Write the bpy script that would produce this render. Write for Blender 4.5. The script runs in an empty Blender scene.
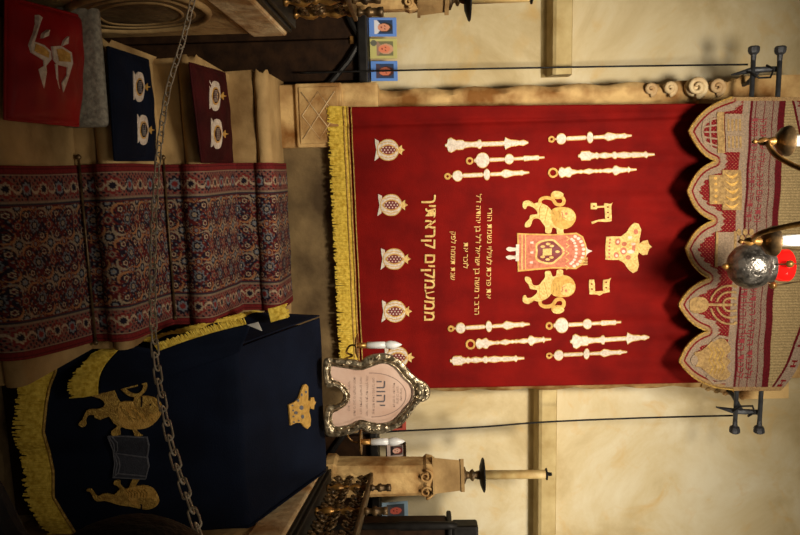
import bpy, bmesh, math, random
import numpy as np
from mathutils import Vector, Matrix
random.seed(7)
sc = bpy.context.scene
COL = sc.collection
# ------------------------------------------------------------------ camera
F_PX = 680.0
EYE = Vector((0.0, 0.0, 1.62))
TH, PH, RO = math.radians(8.5), math.radians(1.5), math.radians(1.2)
FWD = Vector((math.sin(TH) * math.cos(PH), math.cos(TH) * math.cos(PH), -math.sin(PH)))
R0 = Vector((math.cos(TH), -math.sin(TH), 0.0))
U0 = R0.cross(FWD)
RV = R0 * math.cos(RO) - U0 * math.sin(RO)      # picture "right" of the upright view = image down
UV = U0 * math.cos(RO) + R0 * math.sin(RO)      # "up" of the upright view = image right
cam_d = bpy.data.cameras.new('camera')
cam = bpy.data.objects.new('camera', cam_d)
COL.objects.link(cam)
cam_d.sensor_width = 36.0
cam_d.lens = 36.0 * F_PX / 800.0
cam_d.clip_start = 0.05
Mc = Matrix((UV, -RV, -FWD)).transposed().to_4x4()
Mc.translation = EYE
cam.matrix_world = Mc
sc.camera = cam
# ------------------------------------------------------------------ world, lights, exposure
w = bpy.data.worlds.new('dim_hall')
sc.world = w
w.use_nodes = True
w.node_tree.nodes['Background'].inputs[0].default_value = (1.0, 0.80, 0.55, 1)
w.node_tree.nodes['Background'].inputs[1].default_value = 0.07
sc.view_settings.view_transform = 'Standard'
sc.view_settings.look = 'None'
sc.view_settings.exposure = 0.0
sc.view_settings.gamma = 1.0
sc.view_settings.use_curve_mapping = False


def area_light(name, loc, target, size, power, color=(1.0, 0.89, 0.72), spread=180):
    l = bpy.data.lights.new(name, 'AREA')
    l.shape = 'DISK'
    l.size = size
    l.energy = power
    l.color = color
    l.spread = math.radians(spread)
    o = bpy.data.objects.new(name, l)
    COL.objects.link(o)
    o.location = loc
    o.rotation_euler = (Vector(target) - Vector(loc)).to_track_quat('-Z', 'Y').to_euler()
    return o


area_light('overhead_light', (0.1, 0.9, 3.6), (0.25, 4.3, 1.9), 0.6, 43, spread=80)  # unseen beam aimed at the ark wall, spread narrowed to keep the stairs dim
area_light('overhead_light', (2.9, 1.4, 3.5), (2.3, 4.3, 2.3), 0.6, 23, spread=92)  # unseen beam aimed at the wall right of the ark
area_light('overhead_light', (0.9, -1.6, 4.4), (0.9, 3.4, 1.0), 1.2, 13, spread=150)  # unseen frontal fill from behind the camera, not part of the chandelier

# ------------------------------------------------------------------ photo geometry helpers
def ray(px, py):
    return FWD * F_PX + UV * (px - 400.0) + RV * (py - 267.5)


def P(px, py, Y=None, Z=None, X=None, D=None):
    d = ray(px, py)
    if Y is not None:
        t = Y / d.y
    elif Z is not None:
        t = (Z - EYE.z) / d.z
    elif X is not None:
        t = X / d.x
    else:
        t = D / F_PX
    return EYE + d * t


def to_px(p):
    q = Vector(p) - EYE
    z = q.dot(FWD)
    return 400 + F_PX * q.dot(UV) / z, 267.5 + F_PX * q.dot(RV) / z


# ------------------------------------------------------------------ materials
def srgb(r, g, b):
    f = lambda c: (c / 255.0) / 12.92 if c / 255.0 <= 0.04045 else ((c / 255.0 + 0.055) / 1.055) ** 2.4
    return (f(r), f(g), f(b), 1.0)


def mat(name, col, rough=0.6, metal=0.0, col2=None, scale=8.0, bump=0.0, bscale=40.0, sheen=0.0, detail=5.0,
        attr=None, emit=None, estr=0.0, trans=0.0, lo=0.35, hi=0.65, sheencol=None):
    m = bpy.data.materials.new(name)
    m.use_nodes = True
    nt = m.node_tree
    b = nt.nodes['Principled BSDF']
    b.inputs['Roughness'].default_value = rough
    b.inputs['Metallic'].default_value = metal
    b.inputs['Base Color'].default_value = col
    tc = nt.nodes.new('ShaderNodeTexCoord')
    if sheen:
        b.inputs['Sheen Weight'].default_value = sheen
        b.inputs['Sheen Roughness'].default_value = 0.4
        b.inputs['Sheen Tint'].default_value = sheencol or col
    if col2 is not None or attr:
        n = nt.nodes.new('ShaderNodeTexNoise')
        n.inputs['Scale'].default_value = scale
        n.inputs['Detail'].default_value = detail
        nt.links.new(tc.outputs['Object'], n.inputs['Vector'])
        r = nt.nodes.new('ShaderNodeMapRange')
        r.inputs[1].default_value = lo
        r.inputs[2].default_value = hi
        nt.links.new(n.outputs['Fac'], r.inputs[0])
        mx = nt.nodes.new('ShaderNodeMix')
        mx.data_type = 'RGBA'
        if attr:
            a = nt.nodes.new('ShaderNodeAttribute')
            a.attribute_name = attr
            nt.links.new(a.outputs['Color'], mx.inputs[6])
            mx.inputs[7].default_value = (0.5, 0.5, 0.5, 1)
            mx.blend_type = 'MULTIPLY'
            r.inputs[3].default_value = 0.0
            r.inputs[4].default_value = 0.55
        else:
            mx.inputs[6].default_value = col
            mx.inputs[7].default_value = col2
        nt.links.new(r.outputs[0], mx.inputs[0])
        nt.links.new(mx.outputs[2], b.inputs['Base Color'])
    if bump:
        n2 = nt.nodes.new('ShaderNodeTexNoise')
        n2.inputs['Scale'].default_value = bscale
        n2.inputs['Detail'].default_value = 6
        nt.links.new(tc.outputs['Object'], n2.inputs['Vector'])
        bp = nt.nodes.new('ShaderNodeBump')
        bp.inputs['Strength'].default_value = bump
        bp.inputs['Distance'].default_value = 0.01
        nt.links.new(n2.outputs['Fac'], bp.inputs['Height'])
        nt.links.new(bp.outputs[0], b.inputs['Normal'])
    if emit:
        b.inputs['Emission Color'].default_value = emit
        b.inputs['Emission Strength'].default_value = estr
    if trans:
        b.inputs['Transmission Weight'].default_value = trans
    return m


def plaster_mat():
    m = mat('aged_plaster', srgb(206, 188, 142), 0.85, bump=0.25, bscale=22)
    nt = m.node_tree
    b = nt.nodes['Principled BSDF']
    tc = [n for n in nt.nodes if n.type == 'TEX_COORD'][0]
    n1 = nt.nodes.new('ShaderNodeTexNoise'); n1.inputs['Scale'].default_value = 1.6; n1.inputs['Detail'].default_value = 9
    n1.inputs['Roughness'].default_value = 0.62; n1.inputs['Distortion'].default_value = 0.5
    n2 = nt.nodes.new('ShaderNodeTexNoise'); n2.inputs['Scale'].default_value = 5.0; n2.inputs['Detail'].default_value = 9
    n2.inputs['Distortion'].default_value = 1.2
    nt.links.new(tc.outputs['Object'], n1.inputs['Vector']); nt.links.new(tc.outputs['Object'], n2.inputs['Vector'])
    c1 = nt.nodes.new('ShaderNodeValToRGB')
    e = c1.color_ramp.elements
    e[0].position = 0.34; e[0].color = srgb(178, 158, 116)
    e[1].position = 0.66; e[1].color = srgb(214, 204, 176)
    k = c1.color_ramp.elements.new(0.5); k.color = srgb(202, 186, 148)
    c2 = nt.nodes.new('ShaderNodeValToRGB')
    e = c2.color_ramp.elements
    e[0].position = 0.56; e[0].color = (0, 0, 0, 1)
    e[1].position = 0.78; e[1].color = (1, 1, 1, 1)
    mx = nt.nodes.new('ShaderNodeMix'); mx.data_type = 'RGBA'
    nt.links.new(n1.outputs['Fac'], c1.inputs[0]); nt.links.new(n2.outputs['Fac'], c2.inputs[0])
    ml = nt.nodes.new('ShaderNodeMath'); ml.operation = 'MULTIPLY'; ml.inputs[1].default_value = 0.55
    nt.links.new(c2.outputs[0], ml.inputs[0]); nt.links.new(ml.outputs[0], mx.inputs[0])
    nt.links.new(c1.outputs[0], mx.inputs[6]); mx.inputs[7].default_value = srgb(200, 160, 88)
    nt.links.new(mx.outputs[2], b.inputs['Base Color'])
    return m


M = {}
M['plaster'] = plaster_mat()
M['stone'] = mat('sandstone', srgb(186, 154, 104), 0.82, col2=srgb(118, 90, 54), scale=4.5, bump=0.9, bscale=18, detail=10, lo=.3, hi=.7)
M['stone_worn'] = mat('worn_sandstone', srgb(206, 172, 116), 0.8, col2=srgb(128, 84, 38), scale=6, bump=1.0, bscale=20, detail=10)
M['stone_pale'] = mat('pale_limestone', srgb(216, 194, 152), 0.75, col2=srgb(164, 124, 78), scale=7, bump=0.9, bscale=22, detail=10)
M['stone_ledge'] = mat('ledge_stone', srgb(198, 178, 128), 0.8, col2=srgb(166, 142, 90), scale=6, bump=0.3, bscale=30)
M['stone_dark'] = mat('shaded_sandstone', srgb(126, 104, 70), 0.85, col2=srgb(72, 56, 36), scale=4, bump=0.8, bscale=18, detail=9)  # darker copy of the sandstone, shade put into its colour
M['stone_grey'] = mat('grey_speckled_stone', srgb(150, 142, 126), 0.85, col2=srgb(112, 104, 92), scale=60, bump=0.4, bscale=80)
M['floor'] = mat('floor_stone', srgb(92, 76, 56), 0.7, col2=srgb(60, 48, 36), scale=5, bump=0.3)
M['wood'] = mat('dark_oak', srgb(50, 32, 18), 0.55, col2=srgb(30, 18, 10), scale=12, bump=0.2, bscale=60)
M['black'] = mat('blackened_metal', srgb(26, 24, 23), 0.5, metal=0.4, col2=srgb(40, 38, 36), scale=20)
M['iron'] = mat('grey_iron', srgb(78, 80, 84), 0.5, metal=0.5, col2=srgb(58, 58, 62), scale=30, bump=0.3)
M['brass'] = mat('aged_brass', srgb(168, 124, 62), 0.38, metal=0.6, col2=srgb(104, 72, 34), scale=25, bump=0.15, bscale=60)
M['brass_dark'] = mat('dark_brass', srgb(108, 84, 52), 0.45, metal=0.6, col2=srgb(56, 44, 30), scale=30, bump=0.2)
M['silver'] = mat('chased_silver', srgb(206, 190, 160), 0.28, metal=0.85, col2=srgb(110, 96, 74), scale=45, bump=0.5, bscale=60)
M['silver_dark'] = mat('tarnished_silver', srgb(158, 152, 144), 0.33, metal=0.8, col2=srgb(64, 60, 56), scale=22, bump=0.9, bscale=50)
M['chain'] = mat('steel_chain', srgb(214, 202, 182), 0.45, metal=0.2, col2=srgb(170, 158, 138), scale=40)
M['red'] = mat('red_velvet', srgb(118, 14, 9), 0.8, col2=srgb(94, 9, 7), scale=5, bump=0.25, bscale=160, sheen=0.05,
               sheencol=srgb(220, 60, 50))
M['navy'] = mat('navy_velvet', srgb(15, 21, 36), 0.85, col2=srgb(10, 14, 26), scale=5, bump=0.25, bscale=140, sheen=0.02,
                sheencol=srgb(60, 90, 160))
M['claret'] = mat('claret_velvet', srgb(58, 12, 14), 0.75, col2=srgb(42, 8, 10), scale=8, bump=0.25, bscale=140, sheen=0.03)
M['satin'] = mat('red_satin', srgb(150, 14, 18), 0.5, col2=srgb(124, 9, 12), scale=6, bump=0.2, bscale=10, sheen=0.2)
M['gold'] = mat('gold_thread', srgb(212, 168, 86), 0.5, metal=0.25, col2=srgb(184, 138, 60), scale=50, bump=0.6, bscale=200)
M['goldb'] = mat('bright_gold_thread', srgb(230, 198, 126), 0.5, metal=0.2, col2=srgb(196, 156, 84), scale=90, bump=0.6, bscale=200)
M['goldd'] = mat('dull_gold_thread', srgb(196, 158, 76), 0.5, metal=0.3, col2=srgb(146, 110, 46), scale=60, bump=0.8, bscale=160)
M['silk'] = mat('silver_thread', srgb(220, 206, 190), 0.5, metal=0.1, col2=srgb(190, 174, 158), scale=80, bump=0.5, bscale=200)
M['rose'] = mat('rose_brocade', srgb(196, 118, 88), 0.6, metal=0.1, col2=srgb(170, 88, 62), scale=60, bump=0.5, bscale=180)
M['greyt'] = mat('grey_thread', srgb(98, 98, 104), 0.6, col2=srgb(78, 78, 86), scale=60, bump=0.4, bscale=180)
M['grey_dk'] = mat('slate_cloth', srgb(46, 48, 58), 0.7, col2=srgb(36, 38, 48), scale=60, bump=0.4, bscale=180)
M['fringe'] = mat('yellow_silk_fringe', srgb(226, 198, 88), 0.55, col2=srgb(184, 150, 48), scale=60, bump=0.3, bscale=200, sheen=0.2)
M['lining'] = mat('white_lining', srgb(190, 186, 176), 0.8, col2=srgb(150, 146, 140), scale=20)
M['paint'] = mat('woven_colours', (0.5, 0.5, 0.5, 1), 0.85, attr='Col', scale=120, bump=0.35, bscale=260, sheen=0.0)
M['print'] = mat('printed_card', (0.5, 0.5, 0.5, 1), 0.45, attr='Col', scale=10, lo=0.9, hi=1.0)
M['bulb'] = mat('frosted_bulb', srgb(226, 226, 224), 0.3, col2=srgb(205, 205, 205), scale=20)
M['wax'] = mat('ivory_wax', srgb(214, 190, 132), 0.5, col2=srgb(184, 150, 92), scale=14)
M['redglass'] = mat('red_glass', srgb(225, 20, 18), 0.12, emit=srgb(255, 26, 20), estr=0.45)
M['paper'] = mat('pinkish_parchment', srgb(216, 186, 168), 0.6, col2=srgb(196, 160, 140), scale=7, bump=0.05)
M['ink'] = mat('faded_ink', srgb(126, 104, 96), 0.7, col2=srgb(150, 124, 112), scale=60)
M['ink_dark'] = mat('dark_ink', srgb(84, 80, 84), 0.7, col2=srgb(104, 96, 98), scale=60)
M['hair'] = mat('black_hair', srgb(14, 13, 14), 0.6, col2=srgb(24, 22, 24), scale=40, bump=0.5, bscale=90)
M['skin'] = mat('skin', srgb(186, 134, 106), 0.5, col2=srgb(172, 118, 92), scale=12)
M['jacket'] = mat('dark_jacket', srgb(22, 24, 30), 0.8, col2=srgb(30, 32, 38), scale=20, bump=0.3)
M['trousers'] = mat('charcoal_trousers', srgb(34, 34, 36), 0.85, col2=srgb(26, 26, 28), scale=20)

for k_, v_ in (('red', .08), ('navy', .08), ('claret', .1), ('satin', .3), ('paint', .12), ('fringe', .2), ('plaster', .15), ('stone', .2), ('stone_dark', .2), ('wood', .12), ('black', .2), ('stone_worn', .2), ('stone_pale', .2), ('print', .1), ('jacket', .1), ('hair', .15)):
    M[k_].node_tree.nodes['Principled BSDF'].inputs['Specular IOR Level'].default_value = v_

# ------------------------------------------------------------------ builders
ORG = {}


def thing(name, label, cat, loc, group=None):
    o = bpy.data.objects.new(name, None)
    o.empty_display_size = 0.1
    COL.objects.link(o)
    o.location = loc
    o['label'] = label
    o['category'] = cat
    if group:
        o['group'] = group
    ORG[o.name] = Vector(loc)
    return o


def mesh(name, verts, faces, mats, parent=None, smooth=False, mi=None, colors=None, fixn=True):
    org = ORG[parent.name] if parent else Vector((0, 0, 0))
    me = bpy.data.meshes.new(name)
    me.from_pydata([tuple(Vector(v) - org) for v in verts], [], faces)
    if not isinstance(mats, (list, tuple)):
        mats = [mats]
    for m in mats:
        me.materials.append(m)
    if mi is not None:
        me.polygons.foreach_set('material_index', mi)
    if colors is not None:
        ca = me.color_attributes.new('Col', 'FLOAT_COLOR', 'POINT')
        arr = np.ones((len(verts), 4), dtype=np.float32)
        arr[:, :3] = colors
        ca.data.foreach_set('color', arr.ravel())
    if smooth:
        me.polygons.foreach_set('use_smooth', [True] * len(me.polygons))
    me.update()
    if fixn:
        bm = bmesh.new(); bm.from_mesh(me)
        bmesh.ops.recalc_face_normals(bm, faces=bm.faces)
        bm.to_mesh(me); bm.free()
    o = bpy.data.objects.new(name, me)
    COL.objects.link(o)
    if parent:
        o.parent = parent
        ORG[o.name] = org
    else:
        ORG[o.name] = Vector((0, 0, 0))
    return o


def tag(o, label=None, cat=None, group=None, kind=None):
    if label: o['label'] = label
    if cat: o['category'] = cat
    if group: o['group'] = group
    if kind: o['kind'] = kind
    return o


class MB:
    def __init__(s):
        s.v = []; s.f = []; s.mi = []

    def add(s, v, f, mi=0):
        n = len(s.v)
        s.v += [Vector(a) for a in v]
        s.f += [tuple(i + n for i in q) for q in f]
        s.mi += [mi] * len(f)
        return s

    def hexa(s, c, mi=0):
        """c: 8 corners, bottom ring 0-3 then top ring 4-7"""
        return s.add(c, [(0, 1, 2, 3), (4, 5, 6, 7), (0, 1, 5, 4), (1, 2, 6, 5), (2, 3, 7, 6), (3, 0, 4, 7)], mi)

    def box(s, x0, x1, y0, y1, z0, z1, mi=0):
        return s.hexa([(x0, y0, z0), (x1, y0, z0), (x1, y1, z0), (x0, y1, z0),
                       (x0, y0, z1), (x1, y0, z1), (x1, y1, z1), (x0, y1, z1)], mi)

    def bbox(s, x0, x1, y0, y1, z0, z1, bev=0.01, mi=0, seg=2):
        bm = bmesh.new()
        bmesh.ops.create_cube(bm, size=1)
        for v in bm.verts:
            v.co = Vector(((x0 + x1) / 2 + v.co.x * (x1 - x0), (y0 + y1) / 2 + v.co.y * (y1 - y0), (z0 + z1) / 2 + v.co.z * (z1 - z0)))
        bmesh.ops.bevel(bm, geom=list(bm.edges), offset=bev, segments=seg, affect='EDGES', profile=0.5)
        bm.verts.index_update()
        s.add([v.co.copy() for v in bm.verts], [tuple(v.index for v in f.verts) for f in bm.faces], mi)
        bm.free()
        return s

    def lathe(s, base, axis, prof, seg=20, mi=0, squash=1.0):
        """prof: (distance along axis, radius)"""
        a = Vector(axis).normalized()
        t = Vector((1, 0, 0)) if abs(a.x) < 0.8 else Vector((0, 1, 0))
        u = a.cross(t).normalized(); w_ = a.cross(u)
        vs = []; fs = []
        for h, r in prof:
            for k in range(seg):
                an = 2 * math.pi * k / seg
                vs.append(Vector(base) + a * h + (u * math.cos(an) * squash + w_ * math.sin(an)) * max(r, 1e-4))
        for i in range(len(prof) - 1):
            for k in range(seg):
                k2 = (k + 1) % seg
                fs.append((i * seg + k, i * seg + k2, (i + 1) * seg + k2, (i + 1) * seg + k))
        fs.append(tuple(range(seg)))
        fs.append(tuple((len(prof) - 1) * seg + k for k in range(seg)))
        return s.add(vs, fs, mi)

    def tube(s, pts, r, seg=8, mi=0, closed=False):
        pts = [Vector(p) for p in pts]
        n = len(pts); vs = []; fs = []
        prev = None
        for i, p in enumerate(pts):
            if closed:
                d = pts[(i + 1) % n] - pts[i - 1]
            else:
                d = pts[min(i + 1, n - 1)] - pts[max(i - 1, 0)]
            d.normalize()
            if prev is None:
                t = Vector((0, 0, 1)) if abs(d.z) < 0.8 else Vector((1, 0, 0))
                u = d.cross(t).normalized()
            else:
                u = (prev - d * prev.dot(d))
                u = u.normalized() if u.length > 1e-6 else d.orthogonal().normalized()
            prev = u
            w_ = d.cross(u)
            rr = r[i] if isinstance(r, (list, tuple)) else r
            for k in range(seg):
                an = 2 * math.pi * k / seg
                vs.append(p + (u * math.cos(an) + w_ * math.sin(an)) * rr)
        m = n if closed else n - 1
        for i in range(m):
            j = (i + 1) % n
            for k in range(seg):
                k2 = (k + 1) % seg
                fs.append((i * seg + k, i * seg + k2, j * seg + k2, j * seg + k))
        if not closed:
            fs.append(tuple(range(seg))); fs.append(tuple((n - 1) * seg + k for k in range(seg)))
        return s.add(vs, fs, mi)

    def extrude(s, pts, off, mi=0):
        """closed planar outline extruded by vector off"""
        n = len(pts); off = Vector(off)
        return s.add([Vector(p) for p in pts] + [Vector(p) + off for p in pts],
                     [tuple(range(n)), tuple(range(2 * n - 1, n - 1, -1))] + [(i, (i + 1) % n, n + (i + 1) % n, n + i) for i in range(n)], mi)

    def obj(s, name, mats, parent=None, smooth=False, fixn=True):
        return mesh(name, s.v, s.f, mats, parent, smooth, s.mi, fixn=fixn)


def autosmooth(o, deg=40):
    me = o.data
    me.polygons.foreach_set('use_smooth', [True] * len(me.polygons))
    bm = bmesh.new(); bm.from_mesh(me)
    lim = math.radians(deg)
    for e in bm.edges:
        if len(e.link_faces) == 2 and e.calc_face_angle(0) > lim:
            e.smooth = False
    bm.to_mesh(me); bm.free()
    return o


def spline(pts, n=6, closed=True):
    out = []
    m = len(pts)
    rng = range(m) if closed else range(m - 1)
    for i in rng:
        g = (lambda k: pts[k % m]) if closed else (lambda k: pts[min(max(k, 0), m - 1)])
        p0, p1, p2, p3 = g(i - 1), g(i), g(i + 1), g(i + 2)
        for k in range(n):
            t = k / n
            out.append(tuple(0.5 * ((2 * b) + (-a + c) * t + (2 * a - 5 * b + 4 * c - d) * t * t + (-a + 3 * b - 3 * c + d) * t ** 3)
                             for a, b, c, d in zip(p0, p1, p2, p3)))
    if not closed:
        out.append(tuple(pts[-1]))
    return out


def ellipse(cx, cy, rx, ry, n=20):
    return [(cx + rx * math.cos(2 * math.pi * k / n), cy + ry * math.sin(2 * math.pi * k / n)) for k in range(n)]


class Rib(list):
    pass


def keep(src, new):
    return Rib(new) if isinstance(src, Rib) else new


def ribbon2d(pts, wd):
    """stroke outline of a 2D polyline"""
    L = []; Rr = []
    for i, p in enumerate(pts):
        a = pts[max(i - 1, 0)]; b = pts[min(i + 1, len(pts) - 1)]
        dx, dy = b[0] - a[0], b[1] - a[1]
        l = math.hypot(dx, dy) or 1
        ww = wd[i] if isinstance(wd, (list, tuple)) else wd
        L.append((p[0] - dy / l * ww, p[1] + dx / l * ww)); Rr.append((p[0] + dy / l * ww, p[1] - dx / l * ww))
    return Rib(L + Rr[::-1])


def stitched_dense(name, parent, surf, layers, mats, back=0.0005):
    mb = MB()
    for pts, mi, h in layers:
        bm = bmesh.new()
        bv = [bm.verts.new((x, y, 0)) for x, y in pts]
        n = len(bv)
        if isinstance(pts, Rib):
            for i in range(n // 2 - 1):
                bm.faces.new((bv[i], bv[i + 1], bv[n - 2 - i], bv[n - 1 - i]))
        else:
            bm.faces.new(bv)
            bm.normal_update()
            bmesh.ops.triangulate(bm, faces=bm.faces[:])
        for _ in range(3):
            lg = [e for e in bm.edges if e.calc_length() > 4.0]
            if lg:
                bmesh.ops.subdivide_edges(bm, edges=lg, cuts=1)
                bm.normal_update()
                bmesh.ops.triangulate(bm, faces=[q for q in bm.faces if len(q.verts) > 3])
        bmesh.ops.triangulate(bm, faces=bm.faces[:])
        bm.verts.index_update()
        n0 = len(bm.verts)
        top = [surf(v.co.x, v.co.y, h) for v in bm.verts]; bot = [surf(v.co.x, v.co.y, -back) for v in bm.verts]
        fs = [tuple(v.index for v in q.verts) for q in bm.faces]
        fs += [(e.verts[0].index, e.verts[1].index, n0 + e.verts[1].index, n0 + e.verts[0].index) for e in bm.edges if len(e.link_faces) == 1]
        bm.free()
        mb.add(top + bot, fs, mi)
    return mb.obj(name, mats, parent)


def stitched(name, parent, surf, layers, mats, back=0.0005):
    """embroidery: 2D outlines laid on a cloth surface; layers (outline, material slot, height)"""
    mb = MB()
    for pts, mi, h in layers:
        top = [surf(x, y, h) for x, y in pts]
        bot = [surf(x, y, -back) for x, y in pts]
        n = len(pts)
        cap = [(i, i + 1, n - 2 - i, n - 1 - i) for i in range(n // 2 - 1)] if isinstance(pts, Rib) else [tuple(range(n))]
        mb.add(top + bot, cap + [(i, (i + 1) % n, n + (i + 1) % n, n + i) for i in range(n)], mi)
    return mb.obj(name, mats, parent)


def text_outline_mesh(body, size=1.0, bold=0.0):
    cu = bpy.data.curves.new('t', 'FONT')
    cu.body = body[::-1]
    cu.size = size
    cu.align_x = 'CENTER'
    cu.resolution_u = 2
    cu.offset = bold
    o = bpy.data.objects.new('t', cu)
    COL.objects.link(o)
    bpy.context.view_layer.update()
    dg = bpy.context.evaluated_depsgraph_get()
    me = bpy.data.meshes.new_from_object(o.evaluated_get(dg))
    vs = [tuple(v.co) for v in me.vertices]
    fs = [tuple(p.vertices) for p in me.polygons]
    bpy.data.objects.remove(o); bpy.data.curves.remove(cu); bpy.data.meshes.remove(me)
    return vs, fs


def text_on(name, parent, surf, body, x_mid, y0, y1, height, material, h=0.004, xslope=0.0, bold=0.0):
    """Hebrew line fitted between image rows y0..y1 with letter height (px); baseline at x_mid-height/2"""
    vs, fs = text_outline_mesh(body, 1.0, bold)
    xs = [v[0] for v in vs]; ys = [v[1] for v in vs]
    a, b = min(xs), max(xs); c, d = 0.0, max(ys)
    d = sorted(ys)[int(len(ys) * 0.93)]
    out = []
    for v in vs:
        py = y0 + (v[0] - a) / (b - a) * (y1 - y0)
        px = x_mid - height / 2 + (v[1] - c) / (d - c) * height + xslope * (py - (y0 + y1) / 2)
        out.append((px, py))
    # letters grouped into words: every word is a part
    par_ = list(range(len(vs)))
    def find(a):
        while par_[a] != a:
            par_[a] = par_[par_[a]]; a = par_[a]
        return a
    for f in fs:
        for k in f[1:]:
            par_[find(k)] = find(f[0])
    comps = {}
    for k in range(len(vs)):
        comps.setdefault(find(k), []).append(k)
    sp = sorted([(min(out[k][1] for k in c), max(out[k][1] for k in c), c) for c in comps.values()], key=lambda q: q[0])
    words = []; end = -1e9
    for lo_, hi_, c in sp:
        if lo_ - end > 0.30 * height or not words:
            words.append([])
        words[-1] += c; end = max(end, hi_)
    res = []
    for wd in words:
        ids = {k: i for i, k in enumerate(wd)}
        n = len(wd)
        ff = [tuple(ids[k] for k in f) for f in fs if f[0] in ids]
        cnt = {}
        for f in ff:
            for i in range(len(f)):
                e = tuple(sorted((f[i], f[(i + 1) % len(f)])))
                cnt[e] = cnt.get(e, 0) + 1
        V = [surf(*out[k], h) for k in wd] + [surf(*out[k], -0.0005) for k in wd]
        ff += [(e[0], e[1], n + e[1], n + e[0]) for e, k in cnt.items() if k == 1]
        res.append(mesh(name, V, ff, material, parent))
    return res


# ================================================================== SETTING
YW = 4.30          # main wall plane
YC = 3.86          # curtain plane
YB = 3.92          # stone under the ark
X0, X1 = -3.6, 5.2

mb = MB().box(X0, X1, YW, YW + 0.3, -0.3, 5.2)
tag(mb.obj('wall_back', M['plaster']), kind='structure')
mb = MB().box(X0, X1, -2.6, YW, -0.4, -0.3)
tag(mb.obj('floor', M['floor']), kind='structure')


def wall_ledge(name, pa, pb, Y, depth, endcut):
    """moulded stone string course between two image points"""
    a = P(*pa, Y=Y); b = P(*pb, Y=Y)
    x0, x1 = a.x, b.x
    z1 = (a.z + b.z) / 2
    h = 0.165
    prof = [(YW - 0.001, z1), (Y + 0.03, z1), (Y, z1 - 0.012), (Y, z1 - 0.10), (Y + 0.012, z1 - 0.118), (Y + 0.05, z1 - 0.122), (YW - 0.03, z1 - 0.135), (YW - 0.001, z1 - 0.165)]
    mb = MB()
    mb.extrude([(x0, y, z) for y, z in prof], (x1 - x0, 0, 0))
    return tag(mb.obj(name, M['stone_ledge']), kind='structure')


wall_ledge('trim_1', (575, -60), (573, 74), YW - 0.14, 0.2, 0)
wall_ledge('trim_2', (560, 386), (554, 640), YW - 0.14, 0.2, 0)

# ================================================================== STAIRS
def yz(px, Y, py=165):
    return P(px, py, Y=Y).z


# depth planes solved from the treads
z_top = yz(285, YB)
y3 = None


def y_for(px, Z, py=165):
    return P(px, py, Z=Z).y


y3 = y_for(272, z_top)            # nose of the top tread
z2 = yz(232, y3)
y2 = y_for(201, z2)
z1_ = yz(158, y2)
y1 = y_for(115, z1_)
z0 = yz(72, y1)
y0 = y1 - 0.46
zm = z0 - 0.19
ym = y0 - 0.46
STEPS = [(ym, y0, zm - 0.3 if False else -0.3, zm), (y0, y1, zm, z0), (y1, y2, z0, z1_), (y2, y3, z1_, z2), (y3, YB + 0.02, z2, z_top)]
XS0 = -0.50
XS1 = 1.60
XLOW = 0.70
stairs = thing('stone_staircase', 'worn sandstone steps with rounded nosings rising to the curtained ark', 'stairs', (0.3, y0, -0.3))


def step_profile(yn, yb, zr, zt):
    """riser with torus nosing; returns outline in (y,z)"""
    r = 0.042
    pts = [(yn + 0.03, zr - 0.25), (yn + 0.03, zt - 2 * r - 0.005)]
    for k in range(9):
        an = -math.pi / 2 - math.pi * k / 8
        pts.append((yn + r + math.cos(an) * r, zt - r + math.sin(an) * r))
    pts += [(yb + 0.06, zt), (yb + 0.06, zr - 0.25)]
    return pts


def wavy_step(yn, yb, zr, zt, name='step'):
    prof = step_profile(yn, yb, max(zr, -0.05), zt)
    XE = XS1 if yn > 3.4 else XLOW
    n = 46
    rnd = random.Random(int(yn * 1000))
    vs = []; fs = []
    m = len(prof)
    ph = rnd.random() * 6
    for i in range(n + 1):
        x = XS0 + (XE - XS0) * i / n
        ed = 0.0
        if i == 0: ed = 0.02
        for j, (y, z) in enumerate(prof):
            wy = 0.005 * (1 + math.sin(x * 9 + ph)) + 0.003 * (1 + math.sin(x * 23 + j))
            wz = -0.006 * (0.5 + 0.5 * math.sin(x * 5 + ph)) if z > zt - 0.06 else 0
            vs.append((x + (0.012 * math.sin(j * 1.7 + ph) if i == 0 else 0), y + wy + ed, z + wz))
    for i in range(n):
        for j in range(m):
            k = (j + 1) % m
            fs.append((i * m + j, i * m + k, (i + 1) * m + k, (i + 1) * m + j))
    fs.append(tuple(range(m))); fs.append(tuple(n * m + j for j in range(m)))
    o = mesh(name, vs, fs, M['stone'] if zt > 0.3 else M['stone_dark'], stairs)  # lowest step takes the darker, shaded copy of the stone
    return autosmooth(o, 50)


for (a, b, c, d) in STEPS:
    wavy_step(a, b, c, d)

mb = MB().bbox(XLOW + 0.002, 1.95, 1.2, y3 + 0.028, -0.3, -0.2, 0.012)
mb.obj('landing', M['stone_dark'], stairs)
# ------------------------------------------------------------------ carpet
XC0 = P(270, 163, Y=3.8).x
XC1 = P(285, 299, Y=YB).x
CW = XC1 - XC0


def carpet_path():
    pts = []
    off = 0.009
    for (yn, yb, zr, zt) in STEPS[0:]:
        r = 0.046
        pts.append((yn + 0.03 - off, max(zr, -0.28) + off))
        pts.append((yn + 0.028 - off, zt - 2 * r))
        for k in range(1, 8):
            an = -math.pi / 2 - math.pi * k / 8 * 0.98
            pts.append((yn + r * 0.9 + math.cos(an) * (r + off * .5) - 0.004, zt - r + math.sin(an) * (r + off)))
        pts.append((yn + r + 0.02, zt + off))
        pts.append((yb + 0.03 - off * 1.5 if yb < YB else yb - 0.03, zt + off))
    return pts


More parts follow.
